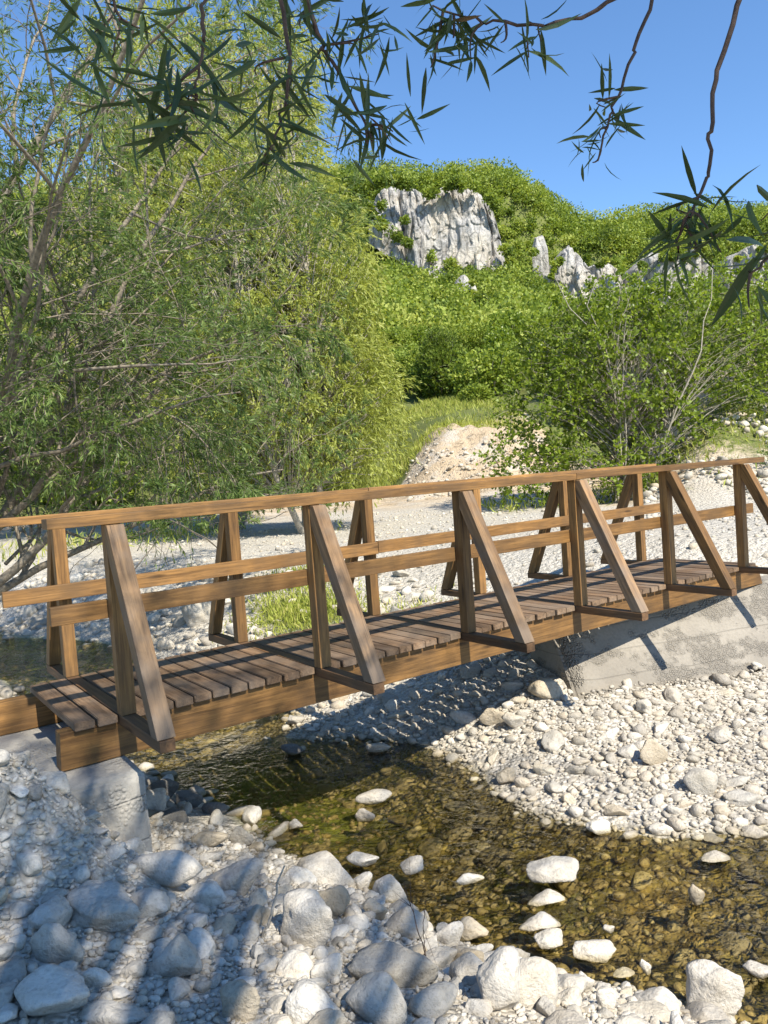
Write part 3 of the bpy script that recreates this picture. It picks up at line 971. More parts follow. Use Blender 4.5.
# far side of the pool and the rocks upstream
scatter(2200, (.8, 7), (-14.5, -2.6), (.06, .22), (['stone', 'stone_grey', 'stone_tan'], [6, 3, 1]), KB, .8, zmin=-.02, zmax=.95,
        accept=lambda t, n, z: not (3.5 < t < 4.8 and -6.8 < n < -4.2 and random.random() < .85) and random.random() < (1.3 - z))
scatter(2400, (4.5, 14), (-16, 1), (.025, .10), TG, KR, 1.0, zmin=.55, accept=lambda t, n, z: t > 6.9 or n < -1.3)
for y0_, y1_, u0_, u1_, n_ in ((17.5, 30, .34, .62, 3600), (29, 40, .03, .24, 1500)):
    yy = rng.uniform(y0_, y1_, n_); xx = yy * rng.uniform(u0_, u1_, n_); zz_ = height(xx, yy)
    for x_, y_, z_ in zip(xx, yy, zz_):
        rr_ = .03 + .14 * rng.random() ** 4
        if fbm2(np.array([x_ * .5]), np.array([y_ * .5]), 77, 2)[0] < -.1: continue
        add_stone(float(x_), float(y_), rr_, 'angular', random.choice(['stone', 'stone_grey', 'stone_tan']), z=float(z_), sink=.25)
# cobbles of the stream bed
scatter(9000, (.2, 6.5), (-13, 5), (.03, .15), (['stone_tan', 'stone_grey', 'stone'], [4, 3, 1]), KB, .68, zmin=-.45, zmax=-.02, sink=.42, accept=lambda t, n, z: math.hypot((t - 1.35) / .6, n + 1.0) > .95 or random.random() < .2)
scatter(9000, (.8, 5), (-4, 4), (.018, .04), (['stone_tan', 'stone_grey', 'stone'], [4, 3, 1]), KB, .64, zmin=-.45, zmax=-.02, sink=.3)
# white stones that break the surface
scatter(150, (1.3, 3.4), (-1.6, 3.2), (.045, .085), (['stone', 'stone_tan'], [4, 1]), (['angular', 'flat'], [1, 1]), 1.5, zmin=-.12, zmax=-.02, sink=.0)


def scr(s):
    u, v, d = project(np.array([s['p']]))
    return u[0], v[0], d[0]


for s in stones:
    u, v, d = scr(s)
    s['u'], s['v'], s['d'] = u, v, d
    s['px'] = s['r'] * 2 / max(d, .3) * FPX if (-20 < u < 788 and -20 < v < 1044) else 0
    s['under'] = s['p'][2] + s['r'] * .3 < .0
    if s['hand']: s['px'] += 1000
loose = sorted([s for s in stones if not s['under']], key=lambda s: -s['px'])
chosen, rest = loose[:290], loose[290:]
rest += [s for s in stones if s['under']]

SIZEW = lambda px: 'large' if px > 46 else ('middling' if px > 30 else 'small')
TONEW = {'stone': 'pale', 'stone_grey': 'grey', 'stone_tan': 'tan', 'stone_dark': 'dark damp'}
HANDS = [s for s in stones if s['hand']]


def zone_words(s):
    t, n = tn(s['p'][0], s['p'][1])
    if n < -2.4:
        if t < 1.2: return 'in shade behind the concrete footing', 'stones behind the footing'
        return ('among the rocks beyond the bridge pool' if n < -5.5 else 'beyond the bridge deck'), 'stones upstream of the bridge'
    if t > 2.0 and n < 4:
        if n < -.9: return 'on the shaded gravel under the bridge', 'stones on the gravel under the bridge'
        if t > 4.1: return 'on the gravel bank below the abutment wall', 'stones on the gravel bank'
        return 'on the gravel bank by the water', 'stones on the gravel bank'
    u, v = s['u'], s['v']
    if t > 1.15 and s['p'][2] < .12: return 'at the edge of the stream', 'stones at the stream edge'
    if u < 150 and v < 860: return 'heaped against the concrete footing', 'stones of the near bank'
    if u < 130: return 'on the shaded side of the near bank', 'stones of the near bank'
    if u < 290: return 'below the footing boulder on the near bank', 'stones of the near bank'
    if v < 905: return 'between the upright twig and the water', 'stones of the near bank'
    return 'on the near bank around the long rough boulder', 'stones of the near bank'


PROTO = {}
for s in chosen:
    key = (s['k'], s['tone'])
    if key not in PROTO:
        me = raw_mesh('stone', rock_verts(s['k'], 4), ICO[4][1], True)
        me.materials.append(M[s['tone']])
        o = bpy.data.objects.new('stone', me)
        PROTO[key] = o
    else:
        o = PROTO[key].copy()
    COL.objects.link(o)
    o.matrix_world = Matrix.Translation(s['p']) @ Matrix(s['m'].tolist()).to_4x4() @ Matrix.Diagonal((s['r'] * s['s'][0], s['r'] * s['s'][1], s['r'] * s['s'][2], 1))
    where, group = zone_words(s)
    if s['label']:
        tag(o, s['label'], 'stone', group)
    else:
        shape = {'round': 'rounded', 'angular': 'angular', 'flat': 'flattish'}[KINDS[s['k']]]
        tag(o, f"{SIZEW(s['px'])} {TONEW[s['tone']]} {shape} stone {where}", 'stone', group)


def merge_stones(name, lst, label, group=None):
    Vs, Fs, Ts, off = [], [], [], 0
    for s in lst:
        sub = 3 if s['px'] > 24 else (2 if s['px'] > 7 else 1)
        if s['d'] < 0 or s['px'] == 0: sub = 1
        v = rock_verts(s['k'], sub) * (np.array(s['s']) * s['r'])
        v = v @ s['m'].T + np.array(s['p'])
        Vs.append(v); Fs.append(ICO[sub][1] + off); off += len(v)
        lo, hi = {'stone': (.6, 1), 'stone_grey': (.0, .35), 'stone_tan': (.42, .6), 'stone_dark': (0, .1)}[s['tone']]
        Ts.append(np.full(len(v), random.uniform(lo, hi) if not s['under'] else random.random()))
    me = raw_mesh(name, np.concatenate(Vs), np.concatenate(Fs), True, {'tone': ('POINT', np.concatenate(Ts))})
    o = link(name, me, M['pebbles'])
    tag(o, label, 'pebbles', group, 'stuff')


def side(s):
    t, n = tn(s['p'][0], s['p'][1])
    return float(t), float(n)


bedl = [s for s in rest if s['under']]
nearl = [s for s in rest if not s['under'] and side(s)[0] < 1.9 and side(s)[1] > -1]
scree = [s for s in rest if s['p'][1] > 17.4]
rest = [s for s in rest if s['p'][1] <= 17.4]
farl = [s for s in rest if not s['under'] and not (side(s)[0] < 1.9 and side(s)[1] > -1) and side(s)[1] < -2.6]
gravl = [s for s in rest if not s['under'] and not (side(s)[0] < 1.9 and side(s)[1] > -1) and side(s)[1] >= -2.6]
merge_stones('bank_pebbles', nearl, 'pale limestone pebbles and rubble covering the near bank')
merge_stones('gravel', gravl, 'pale and tan gravel of the bank below the abutment')
merge_stones('upstream_pebbles', farl, 'small white stones strewn upstream beyond the bridge')
merge_stones('scree', scree, 'angular pale scree stones on the slope right of the hazel bush')
merge_stones('streambed_cobbles', bedl, 'golden brown algae covered cobbles under the clear water')
print('STONES', len(stones), len(chosen), [round(s['px']) for s in chosen[::40]], len(nearl), len(gravl), len(farl), len(bedl))

# ------------------------------------------------------------------ plants
def unit(v):
    v = np.asarray(v, float)
    return v / (np.linalg.norm(v, axis=-1, keepdims=True) + 1e-9)


def tubes(name, lines, mat, parent=None):
    """lines: list of (points n x 3, radii n); one tapered tube each"""
    Vs, Fs, off = [], [], 0
    for pts, rad in lines:
        pts = np.asarray(pts, float); rad = np.asarray(rad, float)
        k = 8 if rad[0] > .05 else (6 if rad[0] > .012 else 4)
        tg = np.gradient(pts, axis=0); tg = unit(tg)
        ref = np.array([0, 0, 1.0]) if abs(tg[0, 2]) < .9 else np.array([1.0, 0, 0])
        a = unit(np.cross(tg, ref)); b = np.cross(tg, a)
        ang = np.arange(k) / k * 2 * PI
        ring = a[:, None] * np.cos(ang)[None, :, None] + b[:, None] * np.sin(ang)[None, :, None]
        V = pts[:, None] + ring * rad[:, None, None]
        n = len(pts)
        i = np.arange(n - 1)[:, None] * k; j = np.arange(k)[None]
        F = np.stack([i + j, i + (j + 1) % k, i + k + (j + 1) % k, i + k + j], -1).reshape(-1, 4)
        Vs.append(V.reshape(-1, 3)); Fs.append(F + off); off += n * k
    me = raw_mesh(name, np.concatenate(Vs), np.concatenate(Fs), True)
    return link(name, me, mat, parent)


def leaf_quads(base, d, L, w, r, bend=.15):
    """rhombic leaves: base points, directions, lengths, half widths"""
    n = len(base)
    s = unit(np.cross(d, r.normal(size=(n, 3))))
    nrm = np.cross(d, s)
    L = L[:, None]; w = w[:, None]
    mid = base + d * L * .45 + nrm * L * bend * r.uniform(-.3, 1, (n, 1))
    tip = base + d * L - nrm * L * bend * r.uniform(-.5, 1, (n, 1))
    V = np.stack([base, mid + s * w, tip, mid - s * w], 1)
    return V.reshape(-1, 3)


def leaf_mesh(name, Vq, tone, mat, parent=None):
    n = len(Vq) // 4
    me = raw_mesh(name, Vq, np.arange(n * 4).reshape(n, 4), False, {'tone': ('FACE', tone)})
    return link(name, me, mat, parent)


def twig_leaves(twigs, per, L0, w0, r, spread=.9, droop=.25, tone_mu=.5, tone_sd=.2):
    """leaves along twig polylines"""
    Vq, T = [], []
    for pts in twigs:
        n = max(3, int(per * r.uniform(.7, 1.3)))
        f = r.uniform(.12, 1.0, n) * (len(pts) - 1)
        i = np.minimum(f.astype(int), len(pts) - 2)
        fr = (f - i)[:, None]
        p = pts[i] * (1 - fr) + pts[i + 1] * fr
        d = unit(pts[i + 1] - pts[i])
        q = unit(np.cross(d, r.normal(size=(n, 3))))
        dd = unit(d + q * spread * r.uniform(.5, 1.3, (n, 1)) + np.array([0, 0, -droop]))
        L = L0 * r.uniform(.6, 1.15, n); w = w0 * r.uniform(.7, 1.2, n)
        Vq.append(leaf_quads(p, dd, L, w, r))
        T.append(np.clip(r.normal(tone_mu, tone_sd * .6) + r.normal(0, tone_sd, n), 0, 1))
    return np.concatenate(Vq), np.concatenate(T)


def grow(start, direc, length, rad, lvl, P, r, lines, twigs):
    """recursive limb. P: per level dict(segs, wig, grav, kids, ratio, ang, from_)"""
    p = P[lvl]
    n = p['segs']
    pts = [np.array(start, float)]
    d = unit(np.array(direc, float))
    for k in range(n):
        d = unit(d + r.normal(size=3) * p['wig'] + np.array([0, 0, p['grav']]))
        pts.append(pts[-1] + d * length / n)
    pts = np.array(pts)
    radii = rad * (1 - np.linspace(0, 1, n + 1) * p.get('taper', .75))
    lines.append((pts, np.maximum(radii, .0008) * (.75 if lvl >= 2 else 1)))
    if lvl == len(P) - 1:
        twigs.append(pts)
        return
    kids = p['kids']
    for k in range(kids):
        f = p['from_'] + (1 - p['from_']) * (k + r.uniform(0, .9)) / kids
        x = min(f, .999) * n
        i = int(x)
        q = pts[i] + (pts[i + 1] - pts[i]) * (x - i)
        t = unit(pts[i + 1] - pts[i])
        side_ = unit(np.cross(t, r.normal(size=3)))
        a = p['ang'] * r.uniform(.6, 1.3)
        nd = t * math.cos(a) + side_ * math.sin(a)
        ln = length * p['ratio'] * (1.15 - .6 * f) * r.uniform(.7, 1.2)
        grow(q, nd, ln, max(radii[i] * .55, .002), lvl + 1, P, r, lines, twigs)
    if lvl >= 1:
        twigs.append(pts[-max(3, n // 2):])


def plant(name, loc, lines, leaves, bark, leafmat, label, cat, group=None, stem_name='trunk'):
    t = empty(name, loc)
    tag(t, label, cat, group)
    o = np.array(loc, float)
    if lines: tubes(stem_name, [(p - o, q) for p, q in lines], bark, t)
    leaf_mesh('crown', leaves[0] - o, leaves[1], leafmat, t)
    return t


# willow standing on the left bank behind the bridge: long pale limbs reaching over the stream
r = np.random.default_rng(42)
WB = np.array([-6.25, 9.6, 0]); WB[2] = h1(WB[0], WB[1])
PW_ = [dict(segs=12, wig=.10, grav=-.015, kids=10, ratio=.5, ang=.75, from_=.22, taper=.8),
       dict(segs=8, wig=.15, grav=-.01, kids=9, ratio=.5, ang=.75, from_=.15),
       dict(segs=6, wig=.17, grav=-.03, kids=6, ratio=.55, ang=.7, from_=.1),
       dict(segs=5, wig=.16, grav=-.12)]
lines, twigs = [], []
for dx, dy, dz, L, R0 in ((.55, .1, 1.0, 8.0, .085), (.85, -.1, .55, 6.2, .075), (1.0, -.25, .25, 5.2, .06), (1, .3, .42, 6.0, .065), (.25, -.1, 1, 8.6, .10), (.35, .35, 1, 8.2, .08), (.45, -.25, 1, 8.4, .08), (-.3, .1, 1, 6, .08), (.75, -.3, .9, 6.2, .07), (.6, .3, .55, 5.2, .06), (.15, -.35, .8, 5, .06), (.45, -.45, .7, 5.6, .06)):
    grow(WB + np.array([r.uniform(-.25, .25), r.uniform(-.25, .25), .1]), (dx, dy, dz), L, R0, 0, PW_, r, lines, twigs)


def low_ok(p):
    return p[-1, 2] > 2.0 or math.hypot(p[-1, 0] - WB[0], p[-1, 1] - WB[1]) < .8


tw = [p for p in twigs if low_ok(p)]
lines = [l for l in lines if low_ok(l[0])]
# a few fronds that hang to the rails
for px, py, dist, ln in ((160, 470, 9.3, 1.5), (182, 480, 9.5, 1.3), (140, 465, 9.2, .8), (205, 470, 9.8, .9), (120, 470, 9.2, .7), (190, 500, 9.4, 1.2), (300, 470, 10.5, .7), (170, 500, 9.3, 1.2)):
    c0 = at(px, py, dist) + np.array([0, 0, .4])
    for q in range(5):
        d0 = np.array([r.normal() * .22, r.normal() * .22, -1])
        f = np.linspace(0, 1, 7)[:, None]
        pts = c0 + r.normal(size=3) * .12 + d0 * f * ln * r.uniform(.5, 1.1) + np.cumsum(r.normal(size=(7, 3)) * .025, 0)
        tw.append(pts); lines.append((pts, np.linspace(.006, .002, 7)))
print('willow twigs', len(tw))
lv = twig_leaves(tw, 21, .095, .0075, r, .75, .3, .45, .22)
plant('willow_tree', WB, lines, lv, M['bark_pale'], M['leaf_willow'], 'feathery willow with long pale bare limbs on the bank left behind the footbridge', 'tree')


def ellipsoid_points(n, els, r, shell=.55):
    """points biased to the outer shell of a union of ellipsoids (cx,cy,cz,rx,ry,rz)"""
    els = np.array(els, float)
    vol = els[:, 3] * els[:, 4] * els[:, 5]
    k = r.choice(len(els), n, p=vol / vol.sum())
    d = unit(r.normal(size=(n, 3)))
    rad = shell + (1 - shell) * r.random(n) ** .6
    return els[k, :3] + d * rad[:, None] * els[k, 3:], d


def crown_tree(name, base, els, nclus, per, L0, w0, bark, leafmat, label, cat, seed, group=None, stems=1, trunk_r=.12, droop=.1, clus_len=.5, sub=5, spread=.9, tone=(.5, .2), lean=.25, drop_below=None):
    r = np.random.default_rng(seed)
    base = np.array(base, float)
    els_w = [(e[0] + base[0], e[1] + base[1], e[2] + base[2], *e[3:]) for e in els]
    C, D = ellipsoid_points(nclus, els_w, r)
    if drop_below is not None:
        kp = C[:, 2] > base[2] + drop_below
        C, D = C[kp], D[kp]
    lines, twigs, tl = [], [], []
    top = max(e[2] + e[5] * .55 for e in els)
    trunks = []
    for k in range(stems):
        a = r.uniform(0, 2 * PI)
        out = lean * (0 if stems == 1 else 1) * np.array([math.cos(a), math.sin(a), 0]) * top
        n = 10
        f = np.linspace(0, 1, n)[:, None]
        e0 = els_w[k % len(els_w)]
        tip = np.array([e0[0], e0[1], base[2] + top]) * (.6 if stems > 1 else 1) + (base + np.array([0, 0, top])) * (.4 if stems > 1 else 0) + out
        p0 = base + np.array([math.cos(a), math.sin(a), 0]) * (.12 * stems ** .5 if stems > 1 else 0) - np.array([0, 0, .15])
        pts = p0 * (1 - f) + tip * f + np.sin(f * PI) * r.normal(size=3) * .12 * top * .5 + r.normal(size=(n, 3)) * .02 * top * f
        rr = trunk_r * r.uniform(.7, 1.1) * (1 - .8 * f[:, 0])
        lines.append((pts, rr)); trunks.append((pts, rr))
    for c, d in zip(C, D):
        pts, rr = trunks[r.integers(len(trunks))]
        hz = np.clip((c[2] - base[2]) / top * .75 - .1, .12, .98)
        i = int(hz * (len(pts) - 1))
        if r.random() < .5:
            q = pts[i]; n = 5; f = np.linspace(0, 1, n)[:, None]
            b = q * (1 - f) + c * f + np.sin(f * PI) * np.array([0, 0, .08]) * np.linalg.norm(c - q) + r.normal(size=(n, 3)) * .03 * f
            lines.append((b, max(.006, rr[i] * .35) * (1 - .75 * f[:, 0])))
        for _ in range(sub):
            dd = unit(d * .6 + r.normal(size=3) * .8 + np.array([0, 0, .25 - droop]))
            ln = clus_len * r.uniform(.6, 1.2)
            g = np.linspace(0, 1, 4)[:, None]
            twigs.append(c + dd * ln * g + np.array([0, 0, -droop * ln]) * g ** 2 + r.normal(size=3) * .08 * clus_len)
    if clus_len > .25 and nclus * sub < 9000:
        for tq in twigs[::3]: lines.append((tq, np.linspace(.006, .002, 4)))
    lv = twig_leaves(twigs, per, L0, w0, r, spread, droop * .6, *tone)
    return plant(name, base, lines, lv, bark, leafmat, label, cat, group, 'trunk')


# lighter willows further back
crown_tree('willow_tree', (-1.75, 18.6, h1(-1.75, 18.6)), [(.0, 0, 4.0, 2.1, 2.2, 2.6), (.9, .3, 3.0, 1.5, 1.7, 2.2), (-1.2, 0, 5.8, 1.9, 2, 2.4), (.6, 0, 6.3, 1.4, 1.5, 1.9), (-2.2, .5, 3.4, 1.8, 1.8, 2.4), (-.5, .3, 8.2, 1.5, 1.5, 1.8), (-2.3, .3, 8.0, 1.7, 1.6, 2.0)], 2000, 13, .15, .017, M['bark_grey'], M['leaf_willow_light'],
           'light green willow with a dense rounded crown standing just right of the feathery willow', 'tree', 3, None, 3, .10, .35, .6, 5, .7, (.5, .2), .04)
crown_tree('willow_tree', (-4.6, 22.5, h1(-4.6, 22.5)), [(0, 0, 7.0, 2.8, 2.6, 3.4), (1.6, .3, 10.2, 2.1, 2.1, 2.8), (2.0, 0, 12.6, 1.7, 1.7, 2.2), (-1.0, 0, 12.4, 2.2, 2, 2.6), (-3.2, 0, 6.5, 2.4, 2.4, 3), (-2.6, 0, 10.2, 1.8, 1.8, 2.2), (2.2, 0, 7.6, 1.7, 1.7, 2.2)], 1900, 13, .19, .02, M['bark_grey'], M['leaf_willow_light'],
           'tall yellowish green willow rising behind the feathery willow', 'tree', 4, None, 2, .2, .35, .75, 5, .7, (.6, .2), .08)
crown_tree('leafy_tree', (-15.5, 27, h1(-15.5, 27)), [(0, 0, 6, 4, 3.5, 4), (4, 0, 4.5, 3, 3, 3.2), (-3, 0, 5, 3.5, 3, 3.6)], 800, 10, .2, .055, M['bark_grey'], M['leaf_hazel'],
           'broad green tree mostly hidden behind the limbs of the feathery willow', 'tree', 5, None, 2, .2, .1, .8, 5, 1.0, (.5, .2))
# big hazel bush behind the far end of the bridge
crown_tree('hazel_bush', (7.05, 22.3, h1(7.05, 22.3)), [(0, 0, 3.69, 2.2, 1.8, 2.04), (1.7, 0.2, 4.82, 1.6, 1.5, 1.44), (-1.3, 0, 4.54, 1.4, 1.4, 1.44), (3.1, 0, 4.11, 1.5, 1.3, 1.32), (4.0, 0.3, 3.4, 1.2, 1.2, 1.08), (-2.2, -0.2, 2.69, 1.3, 1.2, 1.44), (-3.0, -0.3, 1.27, 1.1, 1, 1.08), (0.2, 0, 5.67, 1.1, 1.1, 0.96), (-0.9, -0.4, 0.92, 1.8, 1.2, 0.96), (1.0, -0.3, 1.7, 1.4, 1.2, 1.32), (-1.8, -0.8, 0.92, 1.5, 1, 0.6)], 1150, 7, .125, .045, M['bark_grey'], M['leaf_hazel'],
           'large spreading hazel bush with many pale stems behind the far end of the footbridge', 'bush', 8, None, 9, .05, .1, .5, 5, 1.1, (.5, .2), .16)
r = np.random.default_rng(77)
bx, by = 6.7, 21.6
bare = []
for k in range(4):
    d = unit(np.array([r.uniform(-.12, .16), r.uniform(-.2, .05), 1]))
    n = 9; f = np.linspace(0, 1, n)[:, None]
    b0 = np.array([bx + r.uniform(-.3, .4), by + r.uniform(-.2, .2), h1(bx, by) - .1])
    L = r.uniform(4.2, 6.3)
    pts = b0 + d * L * f + np.cumsum(r.normal(size=(n, 3)) * .05, 0)
    bare.append((pts, .034 * (1 - .85 * f[:, 0])))
    for q in range(7):
        i = r.integers(3, 8)
        dd = unit(d + r.normal(size=3) * .5)
        bare.append((pts[i] + dd * np.linspace(0, r.uniform(.5, 1.2), 5)[:, None] + np.cumsum(r.normal(size=(5, 3)) * .02, 0), np.linspace(.011, .003, 5)))
t = empty('dead_sapling', (bx, by, h1(bx, by)))
tag(t, 'leafless pale dead sapling stems standing in front of the large hazel bush', 'sapling')
tubes('trunk', [(p - np.array(t.location), q) for p, q in bare], M['bark_grey'], t)
crown_tree('hazel_bush', (12.6, 24.5, h1(12.6, 24.5)), [(0, 0, 2.2, 1.9, 1.6, 1.8), (-1.3, 0, 3.0, 1.2, 1.2, 1.2)], 330, 7, .125, .045, M['bark_grey'], M['leaf_hazel'],
           'smaller hazel bush right of the large spreading one, on the scree slope', 'bush', 9, None, 5, .05, .1, .5, 5, 1.1, (.55, .2), .16)
crown_tree('juniper_bush', (5.1, 57.0, h1(5.1, 57.0)), [(0, 0, 1.8, 2.0, 1.8, 1.9), (-.2, 0, 3.2, 1.3, 1.2, 1.6)], 620, 10, .24, .04, M['bark_grey'], M['leaf_hill'],
           'olive green conical juniper bush at the top edge of the grassy slope', 'bush', 10, None, 2, .08, -.3, .5, 5, .8, (.25, .14))
crown_tree('low_bush', (10.2, 19.2, h1(10.2, 19.2)), [(0, 0, .3, .55, .5, .45)], 60, 8, .07, .014, M['bark_grey'], M['leaf_willow'],
           'small dull grey green bush on the gravel beyond the bridge end', 'bush', 12, None, 3, .02, -.1, .2, 4, .9, (.5, .2))

# trees and shrubs of the lower slope: each its own object, crowns shared
def shrub_proto(seed, n_clus, R, H, L0, w0, mat):
    r = np.random.default_rng(seed)
    els = [(r.uniform(-.4, .4) * R, r.uniform(-.4, .4) * R, H * r.uniform(.35, .7), R * r.uniform(.5, .8), R * r.uniform(.5, .8), H * r.uniform(.3, .42)) for _ in range(6)]
    C, D = ellipsoid_points(n_clus, els, r, .7)
    C[:, 2] = np.maximum(C[:, 2], .15)
    k = 9
    d = unit(D[:, None] * .7 + r.normal(size=(n_clus, k, 3)) * .8 + np.array([0, 0, .1])).reshape(-1, 3)
    b = (C[:, None] + r.normal(size=(n_clus, k, 3)) * .22 * R / 2).reshape(-1, 3)
    tone = np.clip(np.repeat(r.normal(.5, .15, n_clus), k) + r.normal(0, .13, n_clus * k), 0, 1)
    V = leaf_quads(b, d, L0 * r.uniform(.6, 1.2, n_clus * k), w0 * r.uniform(.7, 1.2, n_clus * k), r)
    lines = []
    for q in range(5):
        a = r.uniform(0, 6.3); f = np.linspace(0, 1, 6)[:, None]
        lines.append((np.array([.1 * math.cos(a), .1 * math.sin(a), -.3]) * (1 - f) + np.array([R * .5 * math.cos(a), R * .5 * math.sin(a), H * .75]) * f + r.normal(size=(6, 3)) * .05, .05 * (1 - .8 * f[:, 0])))
    return V, tone, lines


protos = []
for i, (R, H, mt, lab) in enumerate(((2.0, 2.8, 'leaf_hill', 'shrub'), (1.6, 2.2, 'leaf_hill', 'shrub'), (2.4, 3.8, 'leaf_hill', 'shrub'), (1.9, 4.6, 'leaf_hazel', 'shrub'), (2.6, 3.2, 'leaf_hill', 'shrub'))):
    V, tone, ln = shrub_proto(300 + i, 420, R, H, .30, .10, mt)
    root = empty('hillside_shrub', (0, 0, 0))
    a_ = tubes('stem', ln, M['bark_grey'], root)
    b_ = leaf_mesh('crown', V, tone, M[mt], root)
    protos.append((root, [a_, b_], [False]))
r = np.random.default_rng(5)
spots = []
for _ in range(6000):
    y = r.uniform(38, 84); u = r.uniform(-.62, .66); x = u * y
    foot_y = 50 if u > -.02 and u < .13 else (44 if u < .2 else 34)
    if u < -.02: foot_y = 33
    if y < foot_y: continue
    # keep the grassy strip and the bare bank open
    if -.035 < u < .10 and y < 58: continue
    if .02 < u < .26 and y < 50: continue
    if .28 < u and y < 52 and r.random() < .75: continue
    if any((x - a) ** 2 + (y - b) ** 2 < 2.9 ** 2 for a, b in spots): continue
    spots.append((x, y))
    if len(spots) > 175: break
spots.sort(key=lambda p: p[1])
for x, y in spots:
    k = r.integers(len(protos))
    root, kids, used = protos[k]
    if used[0]:
        nr = root.copy(); COL.objects.link(nr)
        for c in kids:
            d = c.copy(); COL.objects.link(d); d.parent = nr
    else:
        nr = root; used[0] = True
    sc = r.uniform(.65, 1.15)
    nr.location = (x, y, h1(x, y) - .1); nr.rotation_euler = (0, 0, r.uniform(0, 6.3)); nr.scale = (sc, sc, sc * r.uniform(.8, 1.1))
    u = x / y
    where = 'on the slope behind the willows' if u < -.03 else ('below the big cliff above the grassy strip' if u < .14 else 'on the slope behind the large hazel bush' if u < .4 else 'above the scree on the slope')
    tag(nr, 'dense spring green shrub ' + where, 'shrub', 'hillside shrubs ' + where)
for root, kids, used in protos:
    if not used[0]:
        for c in kids: bpy.data.objects.remove(c)
        bpy.data.objects.remove(root)

# ------------------------------------------------------------------ cliffs
m = NT('cliff_limestone')
P = m.pos()
st = m.noise(m.mapping(P, (.5, .5, .07)), 1.0, 7, .7, .8)
bl = m.noise(P, .16, 5, .6)
fn = m.noise(P, 1.4, 5, .7)
c = m.ramp(st, [(.34, (.10, .10, .105)), (.46, (.31, .305, .30)), (.60, (.50, .48, .45))])
c = m.mix(m.ramp(bl, [(.42, (0, 0, 0)), (.65, (.7, .7, .7))]), c, (.47, .42, .34))
c = m.mix(m.ramp(fn, [(.34, (.6, .6, .6)), (.48, (0, 0, 0))]), c, (.22, .21, .19))
crk = m.vor(m.mapping(P, (.5, .5, .2)), 1.0, 'DISTANCE_TO_EDGE')
c = m.mix(m.ramp(crk, [(.0, (.75, .75, .75)), (.05, (0, 0, 0))]), c, (.12, .115, .105))
M['cliff'] = m.done(m.pbr(c, .95, m.bump(m.math('ADD', st, fn), .9, .5), .1))


def cliff(top, base, dist, seed, label):
    """a rock face standing in the slope, its rim and foot surveyed as two lines; it bends back into the hill at both ends and over the top"""
    tx, ty = zip(*top); bx_, by_ = zip(*base)
    w = tx[-1] - tx[0]
    hmax = max(np.interp(x, bx_, by_) - y for x, y in top)
    nu, nv = int(np.clip(w * 3.2, 50, 420)), int(np.clip(hmax * 3, 50, 280))
    uu, vv = np.meshgrid(np.linspace(0, 1, nu), np.linspace(0, 1.35, nv))
    uu, vv = uu.ravel(), vv.ravel()
    v1 = np.minimum(vv, 1); cap = np.maximum(vv - 1, 0) / .35
    k = dist / FPX
    px = tx[0] + uu * w
    # rough the two lines at a small scale
    tyy = np.interp(px, tx, ty) + 1.6 * fbm2(px * .35, px * 0, seed, 4)
    byy = np.interp(px, bx_, by_) + 24
    py = byy + (tyy - byy) * v1
    mx_, my_ = (tx[0] + tx[-1]) / 2, np.mean(by_)
    cpos = at(mx_, my_, dist)
    P_ = (px - mx_)[:, None] * k * CR[None] - (py - my_)[:, None] * k * CU[None]
    X_, Z_ = P_[:, 0], P_[:, 2]
    Wd = w * k
    edge = np.abs(2 * uu - 1)
    sm = min(1, Wd / 12)
    wx_ = X_ + 1.5 * fbm2(X_ * .22, Z_ * .22, seed + 10, 3)
    f1 = np.abs(fbm2(wx_ * .17, Z_ * .05, seed + 2, 2))
    f2 = np.abs(fbm2(wx_ * .7, Z_ * .16, seed + 3, 3))
    ch = fbm2(X_ * 1.1, Z_ * .7, seed + 5, 5)
    Y_ = P_[:, 1] + .25 * Wd * edge ** 5 * sm + hmax * k * .14 * v1 ** 2
    Y_ = Y_ + sm * (2.2 * np.exp(-f1 * 13) + .7 * np.exp(-f2 * 10) + .45 * ch + 2.2 * fbm2(X_ * .11, Z_ * .09, seed + 7, 2))
    # joint blocks: sharp steps, longer upright than across
    def steps(q):
        fl = np.floor(q)
        return fl + smooth(q - fl, .82, 1.0)
    Y_ = Y_ + sm * (.8 * steps(2.6 * fbm2(wx_ * .26, Z_ * .10, seed + 20, 3)) + .34 * steps(3.0 * fbm2(wx_ * .8, Z_ * .42, seed + 21, 3)))
    Y_ = Y_ + cap * min(5 + .5 * hmax * k, Wd * .45)
    Z_ = Z_ + cap * .6 + .35 * fbm2(X_ * .9, Y_ * .9, seed + 6, 2) * (cap > 0)
    ii = np.arange(nu * nv).reshape(nv, nu)
    F = np.stack([ii[:-1, :-1], ii[:-1, 1:], ii[1:, 1:], ii[1:, :-1]], -1).reshape(-1, 4)
    ob = link('cliff', raw_mesh('cliff', np.c_[X_, Y_, Z_], F, False), M['cliff'])
    ob.location = cpos
    tag(ob, label, 'cliff')


